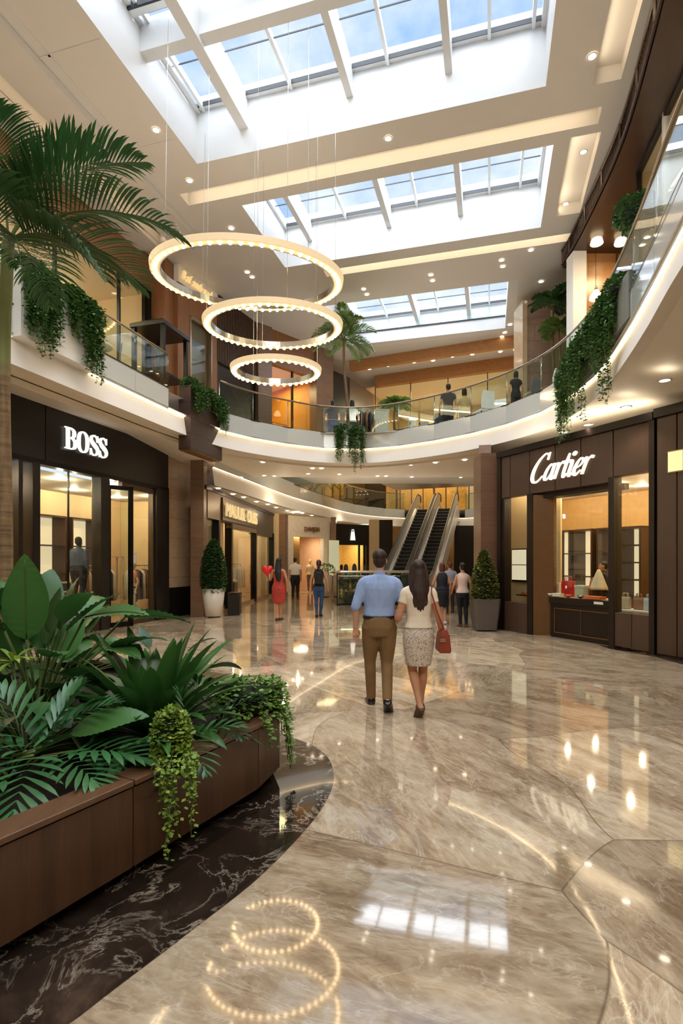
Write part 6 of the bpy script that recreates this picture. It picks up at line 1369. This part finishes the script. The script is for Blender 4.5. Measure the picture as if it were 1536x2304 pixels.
rack(S2, 7.2, 1.2, 1.6, .01, [cs[(i*3) % 6] for i in range(8)], 'clothes rack behind the far pane of the gold lettered shop', 'garment on the rack of the gold lettered shop', 'garments in the gold lettered shop')
rack(CA, 1.4, 3.4, .9, .01, [cs[(i+2) % 6] for i in range(6)], 'clothes rack deep inside the bronze shop', 'garment on the rack deep inside the bronze shop', 'garments in the bronze shop')
M_pale = plain('table_pale', srgb(222, 200, 160), .4)
table(UV, 11.4, -10.9, 1.4, .7, .85, M_pale, 'pale display table in the black shop left of the mannequin'); table(UV, 9.6, -11.2, 1.2, .7, .95, M_pale, 'second pale table farther back in the black shop')
for i, (u, v, c) in enumerate(((10.95, -10.8, srgb(180, 50, 40)), (11.25, -10.9, srgb(226, 216, 200)), (11.55, -10.8, srgb(60, 70, 90)), (11.85, -10.9, srgb(200, 170, 120)))):
    carton('folded_clothes', W(u, v, .86), .24, .3, .14+.03*i, cloth('fold_%d' % i, c), ('red', 'white', 'slate', 'tan')[i]+' stack of folded clothes on the pale table in the black shop', UV, 'clothes', False)
cabinet(UV, 11.3, 12.4, -11.45, -11.95, 2.9, 'left wide glowing wall cabinet at the back of the black shop'); cabinet(UV, 12.6, 13.7, -11.45, -11.95, 2.9, 'right wide glowing wall cabinet at the back of the black shop'); cabinet(UV, 9.9, 11.1, -11.45, -11.95, 2.9, 'leftmost wide glowing wall cabinet of the black shop')
ar = thing('armchair', W(10.2, -10.05, .01), 'dark blue grey tub armchair in the black shop window', 'armchair'); c = W(10.2, -10.05, 0)
m = MB(); m.lathe([(.3, .12), (.34, .2), (.34, .44), (.3, .46)], c, 24); m.build('seat', cloth('armchair_blue', srgb(52, 66, 80), .1), ar, True)
m = MB(); A = [c+V(.36*math.cos(a), .36*math.sin(a), 0) for a in [PI*.05+i*PI*1.25/16 for i in range(17)]]; B = [c+V(.28*math.cos(a), .28*math.sin(a), 0) for a in [PI*.05+i*PI*1.25/16 for i in range(17)]]
m.loft([[V(p.x, p.y, .2), V(q.x, q.y, .2), V(q.x, q.y, .92), V(p.x, p.y, .92)] for p, q in zip(A, B)]); m.build('backrest', MATS.get('x') or bpy.data.materials['armchair_blue'], ar, True)
for a in (.8, 2.4, 3.9, 5.5): m = MB(); m.tube([c+V(.22*math.cos(a), .22*math.sin(a), .01), c+V(.22*math.cos(a), .22*math.sin(a), .14)], .018, 6); m.build('leg', M_blackm, ar)
person(W(13.3, -9.95, .01), 1.6, 'mannequin in a pink patterned top behind the right pane of the black shop', plain('mannequin_cream', srgb(206, 188, 156), .4), 'f', None, '', cloth('top_pinkpat', srgb(196, 140, 120), .4, .4, 16), .5, cloth('skirt_char', srgb(50, 46, 44)), 'skirt', None, None, rz=2.4, vox=.015, cat='mannequin', name='mannequin')
nc = thing('notice_card', W(12.0, -8.985, 1.72), 'small white notice card on the right glass pane of the black shop', 'notice'); m = MB(); m.fbox(UV, 11.9, 12.14, -8.988, -8.983, 1.58, 1.86); m.build('card', M_whitebox, nc); m = MB(); m.fbox(UV, 11.93, 12.11, -8.982, -8.980, 1.62, 1.82); m.build('card_face', plain('card_face', srgb(244, 240, 230), .5), nc)
# shoe display in the gold lettered shop window
sd = thing('shoe_display', S2.p(3.4, .65, .11), 'dark display block with a sloped pale board of shoes, gold lettered shop', 'display stand'); m = MB(); m.fbox(S2, 2.75, 4.2, .25, .9, .11, .85); m.build('block', M_bronze, sd, bevel=.01); m = MB(); m.hexa([S2.p(a, b, z) for z, a, b in ((.85, 2.75, .25), (.85, 4.2, .25), (.85, 4.2, .9), (.85, 2.75, .9), (.9, 2.75, .25), (.9, 4.2, .25), (1.2, 4.2, .9), (1.2, 2.75, .9))]); m.build('sloped_board', M_pale, sd)
for i in range(4):
    c = S2.p(2.95+.33*i, .5, 1.03); t_ = thing('shoe', c, '%s shoe along the sloped board of the gold lettered shop' % ('nearest', 'second', 'third', 'farthest')[i], 'shoe', 'shoes on the sloped board'); m = MB(); m.tube([c+V(0, -.12, .05), c+V(0, -.05, .06), c+V(0, .04, .04), c+V(0, .13, .03)], [(.035, .05), (.04, .055), (.042, .035), (.025, .02)], 10); m.build('upper', (M_shoe, M_shoebr, M_shoew, M_shoe)[i], t_, True); m = MB(); m.box(c.x-.04, c.x+.04, c.y-.14, c.y+.14, c.z-.012, c.z+.003); m.build('sole', M_shoe, t_)
person(S2.p(8.2, .7, .1), 1.7, 'mannequin at the far pane of the gold lettered shop', plain('mannequin_cream', srgb(206, 188, 156), .4), 'f', None, '', cloth('coat_tan', srgb(190, 160, 110), .1), 1.6, cloth('skirt_tan', srgb(150, 120, 80)), 'skirt', None, None, rz=-1.6, vox=.018, cat='mannequin', name='mannequin')
person(FW.p(.72*LW, .75, .01), 1.72, 'cream clad mannequin standing in the doorway of the white plaster shop', plain('mannequin_gold', srgb(220, 190, 120), .4), 'f', None, '', cloth('coat_cream', srgb(224, 200, 160), .1), 1.2, cloth('trousers_cream', srgb(120, 90, 60)), 'trousers', None, None, rz=3.0, vox=.02, cat='mannequin', name='mannequin')
# cafe furniture on the back balcony
def chair(c, rz, mat, label, group=None):
    root = thing('cafe_chair', c, label, 'chair', group, rz); m = MB(); m.box(-.22, .22, -.2, .22, .43, .48)
    def lb(mb, nm, mt, **k): o = MB.build(mb, nm, mt); o.parent = root; return o
    lb(m, 'seat', mat); m = MB(); m.loft([[V(x, -.2-y, z) for x, y in ((-.21, .0), (.21, .0), (.21, .03), (-.21, .03))] for z in (.5, .75)]+[[V(x, -.24-y, .98) for x, y in ((-.17, .0), (.17, .0), (.17, .03), (-.17, .03))]]); lb(m, 'backrest', mat)
    for sx in (-.19, .19):
        for sy in (-.17, .19): m = MB(); m.tube([V(sx, sy, 0), V(sx*.95, sy*.95, .44)], .014, 6); lb(m, 'leg', M_blackm)
M_cw = plain('chair_white', srgb(232, 230, 226), .4); M_cg = plain('chair_grey', srgb(84, 84, 88), .5)
for px, Y, rz, mt, lb in ((1088, 15.3, .3, M_cw, 'white chair with its back to the rail, right part of the back balcony'), (1192, 14.2, .5, M_cg, 'charcoal chair near the rail on the right of the back balcony'), (1238, 13.6, .6, M_cw, 'white chair nearest the right column behind the rail'), (1122, 15.6, 2.6, M_cw, 'white chair facing the table on the back balcony'), (985, 17.6, 0, M_cg, 'charcoal chair left of the dark jacketed person upstairs'), (915, 18.2, .8, M_cw, 'white chair beside the bushy potted palm upstairs'), (960, 18.6, -.6, M_cg, 'charcoal chair right of the bushy potted palm upstairs')):
    chair(V((px-HX)/FPX*Y, Y, ZU), rz, mt, lb)
def rtable(c, R_, h, label):
    root = thing('cafe_table', c, label, 'table'); m = MB(); m.lathe([(R_, h-.03), (R_, h)], c, 24); m.build('tabletop', M_pale, root); m = MB(); m.lathe([(.03, .02), (.03, h-.03)], c, 10); m.build('pedestal', M_blackm, root); m = MB(); m.lathe([(.24, 0), (.22, .025)], c, 20); m.build('base', M_blackm, root)
for px, Y, lb in ((1105, 16.3, 'round cafe table among the white chairs upstairs'), (935, 18.4, 'round cafe table beside the bushy potted palm upstairs'), (1215, 14.6, 'round cafe table by the right column upstairs')): rtable(V((px-HX)/FPX*Y, Y, ZU), .4, .76, lb)
vp = V((858-HX)/FPX*17.6, 17.6, ZU); root = thing('display_pedestal', vp, 'plain cream pedestal block behind the back balcony rail', 'pedestal'); m = MB(); m.box(vp.x-.22, vp.x+.22, vp.y-.2, vp.y+.2, ZU, ZU+1.1); m.build('pedestal_block', M_whitebox, root, bevel=.01); m = MB(); m.box(vp.x-.24, vp.x+.24, vp.y-.22, vp.y+.22, ZU+1.1, ZU+1.13); m.build('pedestal_top', M_whitebox, root)
rack(Frame((.75, 18.6), (1, .2), (-.2, 1)), 0, 0, .9, ZU, [cs[i] for i in (1, 4, 1, 2, 4, 3)], 'clothes rack right of the palm behind the back balcony rail', 'garment on the rack right of the balcony palm', 'garments by the balcony palm')
# left gallery seats
for u, v, rz, lb in ((9.0, -7.9, .6, 'charcoal chair behind the left balcony glass, nearer one'), (10.0, -8.1, 2.0, 'charcoal chair behind the left balcony glass, farther one')): chair(W(u, v, ZU), rz, M_cg, lb)
rtable(W(9.5, -8.05, ZU), .35, .76, 'round table behind the left balcony glass')
# ================= atrium light
DN = V(0, 0, -1)
for k, (u0, u1, v0, v1) in enumerate(SKY):
    strip_lamp('daylight', W((u0+u1)/2, (v0+v1)/2, ZG+.6), DN, UV.a, (v1-v0)*.97, (u1-u0)*.97, (780, 330, 320)[k], (.93, .97, 1.0))
strip_lamp('ceiling_fill', V(5.2, 10.5, 6.6), V(-.5, 0, 1), UV.a, .6, 8, 26, (1, .93, .84))  # these upward lamps are added to brighten the ceiling, no fixtures stand here
strip_lamp('ceiling_fill', V(-5.4, 9.0, 6.2), V(.8, 0, 1), UV.a, .6, 8, 26, (1, .93, .84))
strip_lamp('ceiling_fill', V(1.0, 18, 6.4), V(0, -.2, 1), V(1, 0, 0), .6, 6, 40, (1, .93, .84))
strip_lamp('ceiling_fill', V(-1.5, 10, 7.2), V(0, 0, 1), UV.a, 1.5, 1.5, 20, (1, .93, .84))
strip_lamp('ceiling_fill', V(2.0, 1.0, 6.0), V(0, 0, 1), UV.a, 3, 6, 40, (1, .95, .88))
lamp('SUN', 'sun', (0, 0, 30), 3.0, (1, .96, .9), .02, rot=V(-.95, .1, -.19))
strip_lamp('rear_fill', V(1.5, -3.5, 8.6), V(-.12, .8, -.6), V(1, 0, 0), 3, 6, 420, (1, .96, .9))  # unseen lamp added behind the camera to brighten palm and shop fronts
strip_lamp('soffit_fill', CA.p(1.9, .6, 3.95) if False else CA.p(1.9, .15, 4.3), V(.0, 0, 1), CA.a, .2, 3.4, 16, (1, .84, .6))  # added lamp on the cornice top, brightens the soffit above
strip_lamp('bridge_soffit_fill', KF.p(1.6, 1.6, 1.0), V(0, 0, 1), V(1, 0, 0), 1.0, 2.6, 110, (1, .86, .66))  # lamp added over the kiosk to lift the bridge and hall soffits
lamp('POINT', 'escalator_fill', V(6.5, 29.5, 8.5), 260, (1, .95, .88), .25)  # added lamp without a fixture, brightens the escalator sides
